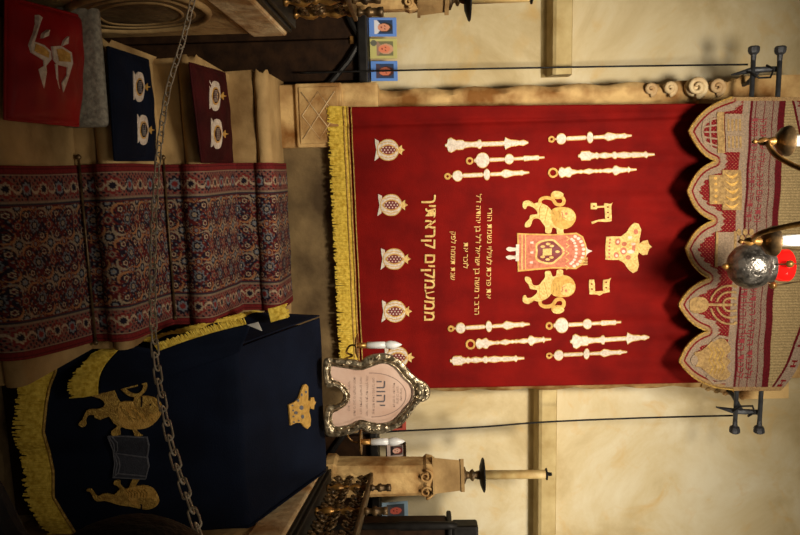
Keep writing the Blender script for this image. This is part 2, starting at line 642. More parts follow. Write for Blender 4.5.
path = carpet_path()[0:]
seglen = [0]
for a, b in zip(path[:-1], path[1:]):
    seglen.append(seglen[-1] + math.hypot(b[0] - a[0], b[1] - a[1]))
LT = seglen[-1]
NS, NT = int(LT / 0.0044), 190
sv = np.linspace(0, LT, NS)
py_ = np.interp(sv, seglen, [p[0] for p in path]); pz_ = np.interp(sv, seglen, [p[1] for p in path])
tv = np.linspace(0, CW, NT)
S, T = np.meshgrid(sv, tv, indexing='ij')


def lin(r, g, b): return np.array(srgb(r, g, b)[:3])


NAVY, WINE, BEIGE, ORG_C, PALE, ROSE, RUST = lin(24, 26, 44), lin(108, 22, 24), lin(206, 176, 140), lin(204, 134, 76), lin(136, 142, 148), lin(170, 96, 82), lin(150, 40, 34)


def carpet_color(S, T):
    H, W_ = S.shape
    C = np.zeros((H, W_, 3)); C[:] = WINE * 0.9
    f = T / CW

    def put(mask, col): C[mask] = col

    def rosette(cx, cy, x, y, R, n, cols, rot=0.0):
        dx, dy = x - cx, y - cy
        r = np.hypot(dx, dy); a = np.arctan2(dy, dx) + rot
        pet = R * (0.72 + 0.28 * np.abs(np.cos(a * n / 2)))
        put(r < pet, cols[0]); put(r < pet * 0.72, cols[1]); put(r < pet * 0.42, cols[2]); put(r < pet * 0.18, cols[0])

    # field : repeating Herati style lattice
    ph, pw = 0.19, CW * 0.58 / 3.0
    xf = (T - CW * 0.21)
    u = (xf % pw) - pw / 2; v = (S % ph) - ph / 2
    # vine lines
    vine = np.abs(np.sin(S * 2 * math.pi / ph * 2 + 1.3 * np.sin(xf * 2 * math.pi / pw)) + np.cos(xf * 2 * math.pi / pw * 2)) < 0.10
    put(vine, lin(160, 110, 84))
    mott = (np.sin(S * 97 + 2 * np.sin(T * 60)) * np.sin(T * 113 + 2 * np.sin(S * 71))) > 0.05
    put(mott, NAVY)
    small = (np.sin(S * 170) * np.sin(T * 190)) > 0.72
    put(small, PALE * 0.8)
    small = (np.sin(S * 140 + 1.0) * np.sin(T * 155 + 2.0)) > 0.84
    put(small, ORG_C * 0.8)
    rosette(0, 0, u, v, 0.029, 8, [PALE * .8, NAVY, BEIGE * .7])
    for sx in (-1, 1):
        for sy in (-1, 1):
            rosette(sx * pw / 2, sy * ph / 2, u, v, 0.032, 10, [BEIGE * 0.7, NAVY, PALE])
            # curling leaves
            dx, dy = u - sx * pw * 0.28, v - sy * ph * 0.24
            r1 = np.hypot(dx, dy * 0.8); r2 = np.hypot(dx + sx * 0.008, dy * 0.8 + sy * 0.006)
            put((r1 < 0.031) & (r2 > 0.031), ORG_C * 0.9 if sx * sy > 0 else BEIGE * 0.7)
            rosette(sx * pw * 0.28, sy * ph * 0.24, u, v, 0.019, 6, [NAVY, BEIGE, WINE])
        rosette(sx * pw / 2, 0, u, v, 0.02, 6, [ORG_C * .8, WINE, PALE])
    rosette(0, ph / 2, u, v, 0.022, 6, [RUST, BEIGE * .6, NAVY]); rosette(0, -ph / 2, u, v, 0.022, 6, [RUST, BEIGE * .6, NAVY])
    # borders
    for side in (0, 1):
        g = f if side == 0 else 1 - f
        put(g < 0.21, WINE)
        bm_ = (g > 0.05) & (g < 0.185)
        put(bm_, lin(150, 98, 82))
        pb = 0.105
        x = (g - 0.1175) * CW; y = (S % pb) - pb / 2
        keep = C.copy()
        mot = (np.sin(S * 210 + side) * np.sin(g * CW * 240)) > 0.35
        put(mot & bm_, NAVY)
        mot = (np.sin(S * 160 + 2) * np.sin(g * CW * 260 + 1)) > 0.5
        put(mot & bm_, RUST)
        big = (np.floor(S / pb) % 2) == 0
        for par, cols in ((True, [RUST, BEIGE * 0.9, NAVY]), (False, [NAVY, PALE, RUST])):
            dx, dy = x, y
            r = np.hypot(dx, dy); a = np.arctan2(dy, dx)
            pet = 0.040 * (0.72 + 0.28 * np.abs(np.cos(a * 4)))
            sel = (big == par)
            put(sel & (r < pet), cols[0]); put(sel & (r < pet * 0.7), cols[1]); put(sel & (r < pet * 0.42), cols[2])
        for sy in (-1, 1):
            r1 = np.hypot(x * 1.0, y - sy * pb * 0.48); r2 = np.hypot(x + 0.006, y - sy * pb * 0.48)
            put((r1 < 0.022) & (r2 > 0.017), BEIGE)
        put((g > 0.045) & (g < 0.052), BEIGE * 0.7); put((g > 0.185) & (g < 0.192), BEIGE * 0.55)
        put((g > 0.192) & (g < 0.205), NAVY * 1.2 + 0.02)
        put(g < 0.04, lin(140, 24, 24)); put((g > 0.012) & (g < 0.018), lin(90, 14, 16))
    return C


CC = carpet_color(S, T)
CC = CC * 0.54 + CC.mean(axis=2, keepdims=True) * 0.08 + lin(74, 40, 40) * 0.14
XR_ = np.interp(py_, [1.7, 2.15, 2.6, 3.05, 3.5, 3.92], [0.58, 0.605, 0.665, 0.70, 0.75, 0.768])[:, None]
xs_ = XC0 + T / CW * (XR_ - XC0) + 0.003 * np.sin(S * 6)
verts = np.stack([xs_, np.repeat(py_[:, None], NT, 1), np.repeat(pz_[:, None], NT, 1)], -1)
verts[..., 1] += 0.003 * np.sin(T * 22 + S * 3); verts[..., 2] += 0.002 * np.sin(T * 17)
vl = verts.reshape(-1, 3)
idx = np.arange(NS * NT).reshape(NS, NT)
fc = np.stack([idx[:-1, :-1], idx[:-1, 1:], idx[1:, 1:], idx[1:, :-1]], -1).reshape(-1, 4)


def fast_mesh(name, vl, fc, m, colors=None, parent=None, solid=0.006):
    org = np.array(ORG[parent.name]) if parent else np.zeros(3)
    me = bpy.data.meshes.new(name)
    me.from_pydata((vl - org).tolist(), [], fc.tolist())
    me.materials.append(m)
    if colors is not None:
        ca = me.color_attributes.new('Col', 'FLOAT_COLOR', 'POINT')
        arr = np.ones((len(vl), 4), dtype=np.float32); arr[:, :3] = np.clip(colors.reshape(-1, 3), 0, 1)
        ca.data.foreach_set('color', arr.ravel())
    me.polygons.foreach_set('use_smooth', [True] * len(me.polygons))
    me.update()
    o = bpy.data.objects.new(name, me)
    COL.objects.link(o)
    if parent: o.parent = parent
    ORG[o.name] = Vector(org)
    if solid:
        md = o.modifiers.new('thickness', 'SOLIDIFY'); md.thickness = solid; md.offset = -1
    return o


o = fast_mesh('stair_carpet', vl, fc, M['paint'], CC)
tag(o, 'red and navy floral oriental stair runner laid down the middle of the steps', 'carpet')
# brass stair rods at the creases
for (yn, zr) in ((y1, z0), (y2, z1_)):
    yy = yn + 0.012; zz = zr + 0.022
    t = thing('stair_rod', {y1: 'thin brass rod holding the runner at the lowest crease in view',
                            y2: 'thin brass rod holding the runner between the two front cushions',
                            y3: 'thin brass rod holding the runner at the foot of the top riser'}[yn], 'stair rod',
              ((XC0 + XC1) / 2, yy, zz), 'brass rods across the stair runner')
    XQ = XC1 - 0.09 if yn < 3.2 else XC1
    MB().tube([(XC0 - 0.03, yy, zz), (XQ, yy, zz)], 0.005, 8).obj('rod', M['brass_dark'], t, True)
    for xx in (XC0 - 0.03, XQ):
        MB().lathe((xx, yy, zz), (1, 0, 0), [(-0.012, 0.001), (-0.008, 0.008), (0.0, 0.011), (0.008, 0.008), (0.012, 0.001)], 12).obj('finial', M['brass_dark'], t, True)

# ================================================================== ARK STONE FRAME
def XatY(px, py, Y): return P(px, py, Y=Y).x


def ZatY(px, py, Y): return P(px, py, Y=Y).z


ark = thing('stone_ark', 'carved sandstone ark frame mostly hidden behind the red curtain', 'ark', (0.5, YW, z_top))
jx0 = XatY(420, 89, 4.05); jx1 = XatY(430, 391.5, 4.05)
ztopark = ZatY(725, 100, 4.0)
# plain base wall under the curtain
mb = MB().bbox(jx0 + 0.14, XS1, YB, YW - 0.012, z_top - 0.25, ZatY(352, 250, YB), 0.012)
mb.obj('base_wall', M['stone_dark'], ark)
# inner back wall (doors of the ark behind the curtain)
MB().bbox(jx0 + 0.2, jx1 - 0.2, 4.12, YW - 0.012, ZatY(350, 250, YB), ztopark, 0.01).obj('ark_door', M['wood'], ark)


def jamb(xa, xb, name='jamb'):
    mb = MB()
    nz = 46
    prof = [(0, 0.25), (0, 0.03), (0.12, 0.0), (0.25, 0.012), (0.32, 0.045), (0.42, 0.05), (0.55, 0.02), (0.75, 0.0), (0.9, 0.0), (1, 0.03), (1, 0.25)]
    za, zb = ZatY(378, 90, 4.05), ztopark
    vs = []; fs = []
    m = len(prof)
    for i in range(nz + 1):
        z = za + (zb - za) * i / nz
        for j, (fx, dy) in enumerate(prof):
            x = xa + (xb - xa) * fx
            k = 0.010 * math.sin(z * 31 + j * 2) * math.sin(z * 11) if 0 < j < m - 1 else 0
            vs.append((x + (0.008 * math.sin(z * 21 + j) if j < 3 else 0), 4.03 + dy + k, z))
    for i in range(nz):
        for j in range(m):
            k = (j + 1) % m
            fs.append((i * m + j, i * m + k, (i + 1) * m + k, (i + 1) * m + j))
    fs.append(tuple(range(m))); fs.append(tuple(nz * m + j for j in range(m)))
    return autosmooth(mesh(name, vs, fs, M['stone_worn'], ark), 60)


jamb(jx0, jx0 + 0.34)
jamb(jx1, jx1 - 0.34)
# carved lintel block with leaf scrolls on the left and right
for sgn, xb, pyc in ((1, jx0, 96),):
    mb = MB()
    for (px, rr, dy) in ((650, 0.030, 0.03), (668, 0.034, 0.01), (692, 0.055, -0.03), (714, 0.042, 0.0)):
        c = Vector((xb + sgn * (0.04 if rr < 0.07 else 0.03), 4.02 + dy, ZatY(px, pyc, 4.03)))
        pts = []; rads = []
        for k in range(34):
            an = k / 33 * 2 * math.pi * 1.7
            q = rr * (1 - 0.82 * k / 33)
            pts.append(c + Vector((math.cos(an) * q * sgn, -0.02 - 0.02 * k / 33, math.sin(an) * q)))
            rads.append(0.017 * (1 - 0.45 * k / 33))
        mb.tube(pts, rads, 8)
        mb.lathe(c + Vector((0, 0.03, 0)), (0, -1, 0), [(0, rr * 0.95), (0.03, rr * 0.9), (0.045, rr * 0.6), (0.05, 0.001)], 18)
    mb.obj('leaf_scroll', M['stone_pale'], ark, True)
# cornice wedge sloping up behind the valance
for sgn, pa, pb, pc in ((1, (700, 92), (745, 76), (745, 100)), (-1, (702, 388), (745, 399), (745, 386))):
    a, b, c = P(*pa, Y=4.02), P(*pb, Y=4.0), P(*pc, Y=4.02)
    zt = ZatY(798, 250, 4.0)
    MB().extrude([a, b, Vector((b.x, b.y, zt)), Vector((c.x + sgn * 0.1, c.y, zt)), Vector((c.x + sgn * 0.1, c.y, a.z))], (0, 0.27, 0)).obj('cornice', M['stone_worn'], ark)
    for k in range(5):
        t_ = (k + 0.5) / 5
        q = a.lerp(b, t_)
        MB().lathe(q + Vector((0, 0.01, 0.012)), (0, -1, 0), [(0, 0.016), (0.012, 0.014), (0.018, 0.001)], 10).obj('cornice_bead', M['stone_worn'], ark, True)
# lintel across
MB().bbox(jx0 + 0.05, jx1 - 0.05, 4.03, YW - 0.012, ztopark, ZatY(830, 250, 4.03), 0.015).obj('lintel', M['stone_worn'], ark)


# pedestal with lozenge panel, left of the curtain (and its twin on the right)
def pedestal(pl, pr, name='pedestal'):
    Yp = 3.895
    xa, xb = XatY(300, pl, Yp), XatY(300, pr, Yp)
    za, zb = z_top - 0.02, ZatY(378, 100, Yp)
    mb = MB()
    mb.bbox(xa, xb, Yp, YW - 0.012, za, zb, 0.014, seg=3)
    zc0 = ZatY(296, 100, Yp); zc1 = ZatY(342, 100, Yp)
    mb.bbox(xa - 0.0, xb + 0.0, Yp - 0.025, YW - 0.05, zc0, zc1, 0.008)
    mb.bbox(xa + 0.02, xb - 0.02, Yp - 0.035, Yp, zc0 + 0.02, zc1 - 0.02, 0.006)
    o = mb.obj(name, M['stone_worn'], ark)
    mb = MB()
    cx, cz = (xa + xb) / 2, (zc0 + zc1) / 2
    hw, hh = (xb - xa) * 0.36, (zc1 - zc0) * 0.36
    for s1 in (1, -1):
        mb.tube([(cx - hw, Yp - 0.036, cz - s1 * hh), (cx + hw, Yp - 0.036, cz + s1 * hh)], 0.0035, 6)
    mb.tube([(cx - hw, Yp - 0.036, cz), (cx, Yp - 0.036, cz + hh), (cx + hw, Yp - 0.036, cz), (cx, Yp - 0.036, cz - hh)], 0.0035, 6, closed=True)
    mb.obj('lozenge_carving', M['stone_pale'], o, True)
    return o


pedestal(84, 148)

# ================================================================== WOOD PANELLING LEFT
YP = 4.10
pan = thing('choir_stall', 'dark oak stall back with a pointed arch moulding left of the ark', 'bench', (P(200, 50, Y=YP).x, YP, -0.3))
px1 = XatY(360, 90, YP)
zrail0, zrail1 = ZatY(358, 40, YP), ZatY(368, 40, YP)
mb = MB()
xx = -2.9
k = 0
while xx < px1 + 0.1:
    x2 = min(xx + 0.24, px1 + 0.12)
    mb.bbox(xx + 0.003, x2 - 0.003, YP, YW - 0.01, -0.3, zrail0, 0.006)
    xx += 0.24
mb.obj('back_panel', M['wood'], pan)
MB().bbox(-2.9, px1 + 0.12, YP - 0.06, YW - 0.005, zrail0, zrail1, 0.01).obj('top_rail', M['black'], pan)
pts = [P(345, 8, Y=YP - 0.03), P(352, 24, Y=YP - 0.03), P(361, 40, Y=YP - 0.03), P(349, 60, Y=YP - 0.03), P(331, 82, Y=YP - 0.03), P(318, 92, Y=YP - 0.03)]
MB().tube(pts, 0.018, 8).obj('arch_moulding', M['black'], pan)
a = P(352, 40, Y=YP - 0.012)
tag(MB().bbox(a.x - 0.022, a.x + 0.022, a.y - 0.002, a.y + 0.012, a.z - 0.013, a.z + 0.013, 0.002).obj('number_plate', M['brass'], pan), label='small brass plate')

# stall right of the ark, behind the lectern
YP2 = 4.12
pan2 = thing('choir_stall', 'dark oak stall back behind the navy lectern, right of the ark', 'bench', (P(300, 430, Y=YP2).x, YP2, -0.3))
xa, xb = XatY(350, 400, YP2), XatY(350, 620, YP2)
zr1 = ZatY(378, 440, YP2)
mb = MB(); xx = xa
while xx < xb:
    mb.bbox(xx + 0.003, xx + 0.237, YP2, YW - 0.01, -0.3, zr1 - 0.05, 0.006); xx += 0.24
mb.obj('back_panel', M['wood'], pan2)
MB().bbox(xa, xx, YP2 - 0.05, YW - 0.005, zr1 - 0.05, zr1, 0.01).obj('top_rail', M['black'], pan2)
MB().tube([P(325, 462, Y=YP2 - .03), P(340, 440, Y=YP2 - .03), P(352, 424, Y=YP2 - .03), P(345, 405, Y=YP2 - .03)], 0.018, 8).obj('arch_moulding', M['black'], pan2)

# dark seat at the far right edge
st = thing('high_back_chair', 'tall black wooden seat back at the far right of the ark wall', 'chair', (P(380, 526, Y=3.86).x, 3.86, -0.3))
xa, xb = XatY(420, 524, 3.86), XatY(420, 575, 3.86)
za, zb = -0.3, ZatY(447, 520, 3.86)
MB().bbox(xa, xb, 3.86, 3.97, za, zb, 0.012).obj('backrest', M['wood'], st)
MB().bbox(xa - 0.02, xb + 0.02, 3.83, 3.99, zb, zb + 0.03, 0.01).obj('top_rail', M['black'], st)
for fx in (0.0, 1.0):
    x = xa + (xb - xa) * fx
    MB().lathe((x, 3.84, za), (0, 0, 1), [(0, 0.02), (zb - za - 0.3, 0.02), (zb - za - 0.28, 0.028), (zb - za, 0.024), (zb - za + 0.06, 0.02)], 14).obj('post', M['black'], st, True)
c = P(452, 533, Y=3.88)
MB().bbox(c.x - 0.05, c.x + 0.35, 3.86, 3.96, c.z, c.z + 0.16, 0.015).obj('crest', M['black'], st)
MB().bbox(xa, xb, 3.45, 3.86, 0.15 - 0.05, 0.2, 0.012).obj('seat', M['wood'], st)

# ================================================================== CURTAIN
cz_ = [ZatY(335, 245, YC), ZatY(720, 245, YC)]


def fold(x, z):
    return (0.007 * math.sin(x * 13 + 0.6 * math.sin(z * 2)) + 0.004 * math.sin(x * 31 + z * 1.5) + 0.016 * math.exp(-((x - xfold) / 0.012) ** 2) + 0.004 * math.sin(x * 57 + 2 * math.sin(z * 1.3)) * max(0.0, z - 1.6))


xfold = XatY(500, 121, YC)


def SUR(px, py, h=0.0):
    p = P(px, py, Y=YC)
    return Vector((p.x, YC + fold(p.x, p.z) - h - 0.002, p.z))


cur = thing('ark_curtain', 'long red velvet ark curtain embroidered in gold and silver, yellow fringe below', 'curtain', (0.5, YC, ZatY(345, 245, YC)))


def bottom_px(py): return 345 + (py - 107) * 0.045


NX, NZ = 150, 170
vs = []; fs = []
for i in range(NX + 1):
    fy = i / NX
    for j in range(NZ + 1):
        fz = j / NZ
        yl = 107 + (103 - 107) * fz; yr = 389 + (382 - 389) * fz
        py = yl + (yr - yl) * fy
        px = bottom_px(py) * (1 - fz) + 752 * fz - (py - 100) * 0.06 * fz
        p = P(px, py, Y=YC)
        vs.append((p.x, YC + fold(p.x, p.z) , p.z))
for i in range(NX):
    for j in range(NZ):
        a = i * (NZ + 1) + j
        fs.append((a, a + NZ + 1, a + NZ + 2, a + 1))
cloth = mesh('velvet_cloth', vs, fs, M['red'], cur, True, fixn=False)
md = cloth.modifiers.new('thickness', 'SOLIDIFY'); md.thickness = 0.006; md.offset = 1 
md.offset = -1


# fringe and gold braid
def fringe_between(name, parent, edge, drop, m, n=260, r=0.0022, jitter=0.12, fwd=0.0):
    """edge: function t-> point on hem, drop: function t-> vector of strand"""
    mb = MB()
    for k in range(n):
        t = (k + 0.5) / n
        a = edge(t); d = drop(t) * (1 + random.uniform(-jitter, jitter))
        side = (edge(min(1, t + 0.01)) - edge(max(0, t - 0.01))).normalized()
        b = a + d + side * random.uniform(-0.006, 0.006)
        mid = a.lerp(b, 0.5) + side * random.uniform(-0.002, 0.002) + Vector((0, random.uniform(-0.003, 0.002), 0))
        mb.tube([a, mid, b], [r, r * 1.15, r * 0.8], 5)
    # woven heading the strands hang from
    return mb.obj(name, m, parent)


def cur_edge(off=0.0):
    def g(t):
        py = 107 + t * 282
        return SUR(bottom_px(py) + off, py, 0.004)
    return g


fringe_between('fringe', cur, cur_edge(3), lambda t: P(328, 245, Y=YC) - P(347, 245, Y=YC), M['fringe'], 620, 0.0042)
mb = MB()
pts = [cur_edge(2.0)(k / 90) for k in range(91)]
for a_, b_ in ((-1.5, 0.006), (2.5, 0.006), (6, 0.004)):
    mb.tube([cur_edge(a_)(k / 120) + Vector((0, -0.004 + 0.0015 * (k % 2), 0)) for k in range(121)], b_, 6)
mb.obj('braid', M['goldd'], cur, True)

# --- embroideries on the curtain
SM = [M['gold'], M['silk'], M['goldb'], M['rose'], M['red'], M['goldd'], mat('garnet_thread', srgb(120, 30, 34), .6, 0, srgb(98, 20, 26), 60, .3)]


def poly_from_profile(prof, x0, y0_, x1, y1_, L, grow=0.0):
    dx, dy = (x1 - x0), (y1_ - y0_)
    l = math.hypot(dx, dy); ux, uy = dx / l, dy / l
    k = l / L
    up = [(x0 + ux * a * k - uy * (h + grow), y0_ + uy * a * k + ux * (h + grow)) for a, h in prof]
    dn = [(x0 + ux * a * k + uy * (h + grow), y0_ + uy * a * k - ux * (h + grow)) for a, h in prof]
    return up + dn[::-1]


def ball(c, rx, ry, n=9):
    return [(c - rx * math.cos(math.pi * k / n), max(ry * math.sin(math.pi * k / n), 0.3)) for k in range(n + 1)]


YAD = {
    'A': (83, None, [(0, .8), (2, 1.6), (3, 5.8), (6, 7.2), (9, 5.6), (11.5, 4.2), (13, 4.6), (18, 4.4), (19, 3), (26, 2.1), (32, 2.6), (33.5, 4.2), (35.5, 4.2), (36.5, 2.0), (59, 1.9), (60, 6), (62, 4.6), (66, 3), (72, 2.5), (74, 1.8), (78, 2.6), (80, 1.8), (82, .9), (83, .5)]),
    'B': (78, 3.6, [(8, .8), (9.5, 2)] + ball(16.5, 6.8, 7.4) + [(24, 1.6), (38, 1.4)] + ball(43, 4.6, 4.8) + [(48, 1.2), (57, 1.2), (58, 2.4), (66, 1.8), (72, 2.2), (73, .8), (78, .6)]),
    'C': (84, 3.0, [(6.5, .7)] + ball(13, 5, 5.2) + [(19, 1.7), (37, 1.7)] + ball(42, 3.2, 5.4) + [(46, 1.4), (56, 1.5), (60, 4.0), (63, 3.4), (68, 2), (74, 1.8), (77, 2.4), (79, 1.2), (84, .5)]),
    'D': (77, None, [(0, .8), (2, 1.4), (3.5, 4.2), (12, 4.4), (13, 3.2), (17, 2), (19, 3.2), (21, 1.6), (27, 2.8), (32, 1.6), (34, 1.6), (36, 3.2), (38, 3.2), (39, 1.8), (46, 3), (54, 1.8), (55, 2.6), (58, 2.4), (66, 1.8), (68.5, 3.2), (70, 1.2), (77, .7)]),
    'E': (88, 5.2, [(10.5, 1), (12, 4), (14, 5), (17, 3.5), (20, 4.8), (22, 4.8), (24, 2.4), (30, 1), (33, 1.6), (35, .9), (41, 2.6), (46, 1), (48, 1.6), (50, .9), (52, 1.6), (54, 1), (60, 2.2), (64, 1.4), (66, 4.4), (68, 4.4), (71, 2.6), (77, 1.8), (79, 1.6), (80, 3), (82, 1), (88, .6)]),
}
for (ty, xa, ya, xb, yb) in [('A', 445, 145.5, 528, 142.7), ('B', 466, 161, 544, 157.5), ('C', 444.5, 176.5, 529, 172.5),
                             ('C', 548, 139.5, 631, 135.7), ('D', 577.5, 156, 654, 154.5), ('E', 547.5, 173, 636.5, 169.5),
                             ('C', 448, 328.5, 529.5, 323.7), ('E', 465.5, 344.5, 551, 339), ('D', 450, 361, 524.5, 358.5),
                             ('B', 545.5, 325.7, 621, 322), ('A', 570, 341.5, 649, 337), ('C', 546.5, 356, 627, 352)]:
    L, ring, prof = YAD[ty]
    lay = [(poly_from_profile(prof, xa, ya, xb, yb, L, 0.55), 0, 0.0035), (poly_from_profile(prof, xa, ya, xb, yb, L, -0.25 if ty != 'X' else 0), 1, 0.005)]
    if ring:
        l = math.hypot(xb - xa, yb - ya); k = l / L
        cx, cy = xa + ring * k, ya + (yb - ya) * ring / L
        lay = lay[:]
        n = 20
        mbr = ribbon2d([(cx + (ring * .78) * k * math.cos(2 * math.pi * q / n), cy + (ring * .78) * math.sin(2 * math.pi * q / n)) for q in range(n)] + [(cx + ring * .78 * k, cy - 0.01)], 1.0)
        lay.append((mbr, 0, 0.005))
    stitched_dense('yad_pointer', cur, SUR, lay, SM)

for (cx, cy) in [(388, 150), (391, 205), (394, 259), (395, 311), (397.5, 357.5)]:
    body = spline([(cx - 9.5, cy - 6), (cx - 3, cy - 10.5), (cx + 5, cy - 10), (cx + 10, cy - 5), (cx + 11, cy), (cx + 10, cy + 5), (cx + 5, cy + 10), (cx - 3, cy + 10.5), (cx - 9.5, cy + 6), (cx - 11, cy)], 4)
    base = [(cx - 9, cy - 9), (cx - 13, cy - 11), (cx - 12.5, cy - 5), (cx - 11.5, cy), (cx - 12.5, cy + 5), (cx - 13.5, cy + 11), (cx - 9.5, cy + 8)]
    crown_ = [(cx + 10, cy - 2), (cx + 14, cy - 5), (cx + 14, cy - 1.8), (cx + 17, cy), (cx + 14, cy + 1.8), (cx + 14, cy + 5), (cx + 10, cy + 2)]
    seed = spline([(cx - 9, cy), (cx - 3, cy - 5), (cx + 4, cy - 5), (cx + 10, cy), (cx + 4, cy + 5), (cx - 3, cy + 5)], 4)
    seed2 = [(cx + (x - cx) * .82, cy + (y - cy) * .78) for x, y in seed]
    body2 = [(cx + (x - cx) * .92, cy + (y - cy) * .92) for x, y in body]
    lay = [(base, 1, 0.003), (body, 0, 0.0035), (body2, 1, 0.0045), (crown_, 2, 0.004), (seed, 0, 0.0055), (seed2, 6, 0.0065)]
    for s in (-1, 1):
        lay.append((ribbon2d([(cx - 8, cy + s * 6.2), (cx, cy + s * 8), (cx + 7, cy + s * 6.5)], .35), 0, 0.0052))
    for q in range(-2, 3):
        for r_ in range(-1, 2):
            lay.append((ellipse(cx + q * 3.2 + (r_ % 2) * 1.6, cy + r_ * 2.4, .75, .75, 8), 1, 0.0075))
    stitched_dense('pomegranate', cur, SUR, lay, SM)

# main inscription and small lines
text_on('inscription_word', cur, SUR, 'ממעמקים קראתיך', 430, 195, 320, 10.0, M['goldb'], 0.005, -0.012, 0.012)
text_on('inscription_word', cur, SUR, 'את פרכת לעילוי נשמת הורי', 489, 208.5, 298.5, 4.4, M['goldb'], 0.0035, -0.012)
text_on('inscription_word', cur, SUR, 'הרב ר משה בן ישראל ז"ל בן יהודה ז"ל', 477.5, 194, 314, 4.4, M['goldb'], 0.0035, -0.018)
text_on('inscription_word', cur, SUR, 'לזכר את', 465.5, 242.5, 268.5, 4.2, M['goldb'], 0.0035, -0.01)
text_on('inscription_word', cur, SUR, 'שנת תשמח לפק', 453, 231.5, 280, 4.2, M['goldb'], 0.0035, -0.01)

# letters kaf and tav
z7 = lambda pts: keep(pts, [(570 + x / 4.46, 190 + y / 4.46) for x, y in pts])
stitched_dense('hebrew_letter', cur, SUR, [(z7([(92, 58), (118, 58), (120, 72), (152, 70), (152, 58), (180, 62), (190, 55), (184, 70), (184, 138), (160, 142), (125, 140), (98, 152), (94, 142), (125, 132), (155, 128), (154, 78), (122, 80), (118, 86), (92, 86)]), 2, 0.004)], SM)
stitched_dense('hebrew_letter', cur, SUR, [(z7([(86, 400), (108, 400), (112, 420), (112, 452), (148, 450), (148, 402), (172, 398), (183, 391), (178, 405), (176, 455), (148, 460), (130, 470), (118, 465), (86, 465)]), 2, 0.004)], SM)
for x, y in [(106, 72), (168, 76), (168, 100), (168, 122), (98, 420), (98, 442), (162, 412), (162, 436)]:
    stitched_dense('letter_eyelet', cur, SUR, [(ellipse(570 + x / 4.46, 190 + y / 4.46, 0.9, 0.9, 10), 4, 0.0055)], SM)

# lions on the curtain
z6 = lambda pts: keep(pts, [(500 + x / 3.82, 180 + y / 3.82) for x, y in pts])
LB = [(88, 106), (88, 84), (110, 78), (126, 90), (150, 86), (182, 100), (200, 118), (222, 106), (262, 106), (284, 124), (288, 150), (272, 176), (242, 186), (240, 206), (218, 206), (214, 186), (200, 182), (192, 202), (172, 200), (172, 180), (162, 165), (148, 148), (126, 150), (116, 176), (96, 180), (97, 164), (110, 150), (116, 134), (140, 130), (140, 118), (122, 102), (104, 100), (98, 110)]
LTAIL = [(155, 96), (153, 78), (170, 68), (198, 72), (215, 92), (236, 94), (244, 80), (236, 66), (214, 66), (200, 58), (208, 50)]
LM = [(196, 116), (222, 104), (262, 106), (284, 124), (288, 150), (272, 176), (244, 187), (210, 176), (196, 150)]
for my in (lambda y: y, lambda y: 550 - y):
    body = z6(spline([(x, my(y)) for x, y in LB], 3))
    tail = z6(ribbon2d(spline([(x, my(y)) for x, y in LTAIL], 4, False), 6.5))
    tuft = z6([(x, my(y)) for x, y in spline([(200, 46), (222, 42), (242, 52), (238, 64), (214, 66), (202, 58)], 3)])
    mane = z6(spline([(x, my(y)) for x, y in LM], 3))
    lay = [(tail, 0, 0.0035), (tuft, 2, 0.0045), (body, 2, 0.004), (mane, 0, 0.0055)]
    lay.append((z6(spline([(x, my(y)) for x, y in [(236, 114), (262, 110), (282, 126), (284, 146), (266, 156), (244, 150), (232, 132)]], 3)), 2, 0.0066))
    for st in ([(160, 90), (150, 110), (150, 146)], [(182, 102), (176, 130), (170, 160)], [(118, 82), (136, 96)], [(120, 150), (136, 140)]):
        lay.append((z6(ribbon2d([(x, my(y)) for x, y in st], 1.2)), 5, 0.0052))
    for q in range(4):
        x = 200 + q * 11
        lay.append((z6(ribbon2d([(x, my(116 + (q % 2) * 6)), (x + 6, my(134)), (x + 2, my(156))], 1.3)), 5, 0.0068))
    lay.append((z6(ellipse(252, my(128), 5, 5, 10)), 3, 0.0075))
    lay.append((z6(ribbon2d([(236, my(122)), (238, my(140)), (250, my(146))], 1.5)), 3, 0.0075))
    stitched_dense('lion', cur, SUR, lay, SM)

# torah scroll
sc_l = [(z6([(64, 202), (200, 206), (290, 200), (314, 214), (329, 250), (329, 292), (314, 326), (290, 340), (200, 338), (68, 350)]), 0, 0.0045),
        (z6([(70, 208), (200, 211), (288, 206), (310, 218), (323, 250), (323, 292), (310, 320), (286, 334), (200, 332), (74, 343)]), 3, 0.0055),
        (z6(spline([(22, 262), (34, 255), (52, 258), (66, 256), (66, 270), (52, 270), (34, 272)], 3)), 1, 0.004),
        (z6(spline([(22, 294), (34, 287), (52, 289), (66, 286), (66, 302), (52, 301), (34, 304)], 3)), 1, 0.004),
        (z6([(60, 245), (72, 245), (72, 310), (60, 310)]), 1, 0.006),
        (z6([(80, 206), (84, 206), (86, 344), (82, 344)]), 2, 0.007), (z6([(94, 206), (97, 206), (99, 343), (96, 343)]), 2, 0.007),
        (z6([(328, 252), (334, 264), (352, 271), (334, 280), (328, 290)]), 1, 0.005)]
ring = [(185 + 52 * math.cos(a) + 6 * math.cos(4 * a), 273 + 46 * math.sin(a)) for a in [0.03 + 2 * math.pi * 0.99 * q / 40 for q in range(41)]]
sc_l.append((z6(ellipse(185, 273, 50, 42, 28)), 6, 0.0062))
for q_ in range(0, 40, 4):
    sc_l.append((z6(ribbon2d(ring[q_:q_ + 5], 3.6)), 2, 0.0075))
sc_l.append((z6([(162, 262), (196, 260), (196, 286), (162, 288)]), 2, 0.0085))
for dx, dy in ((-20, -20), (-20, 20), (14, -22), (14, 22), (0, -30), (0, 30), (36, 0)):
    sc_l.append((z6(ellipse(182 + dx, 273 + dy, 9, 5, 10)), 2, 0.008))
for y in (238, 276, 315):
    sc_l.append((z6([(114, y - 3), (126, y - 5), (126, y + 5), (114, y + 3)]), 1, 0.007))
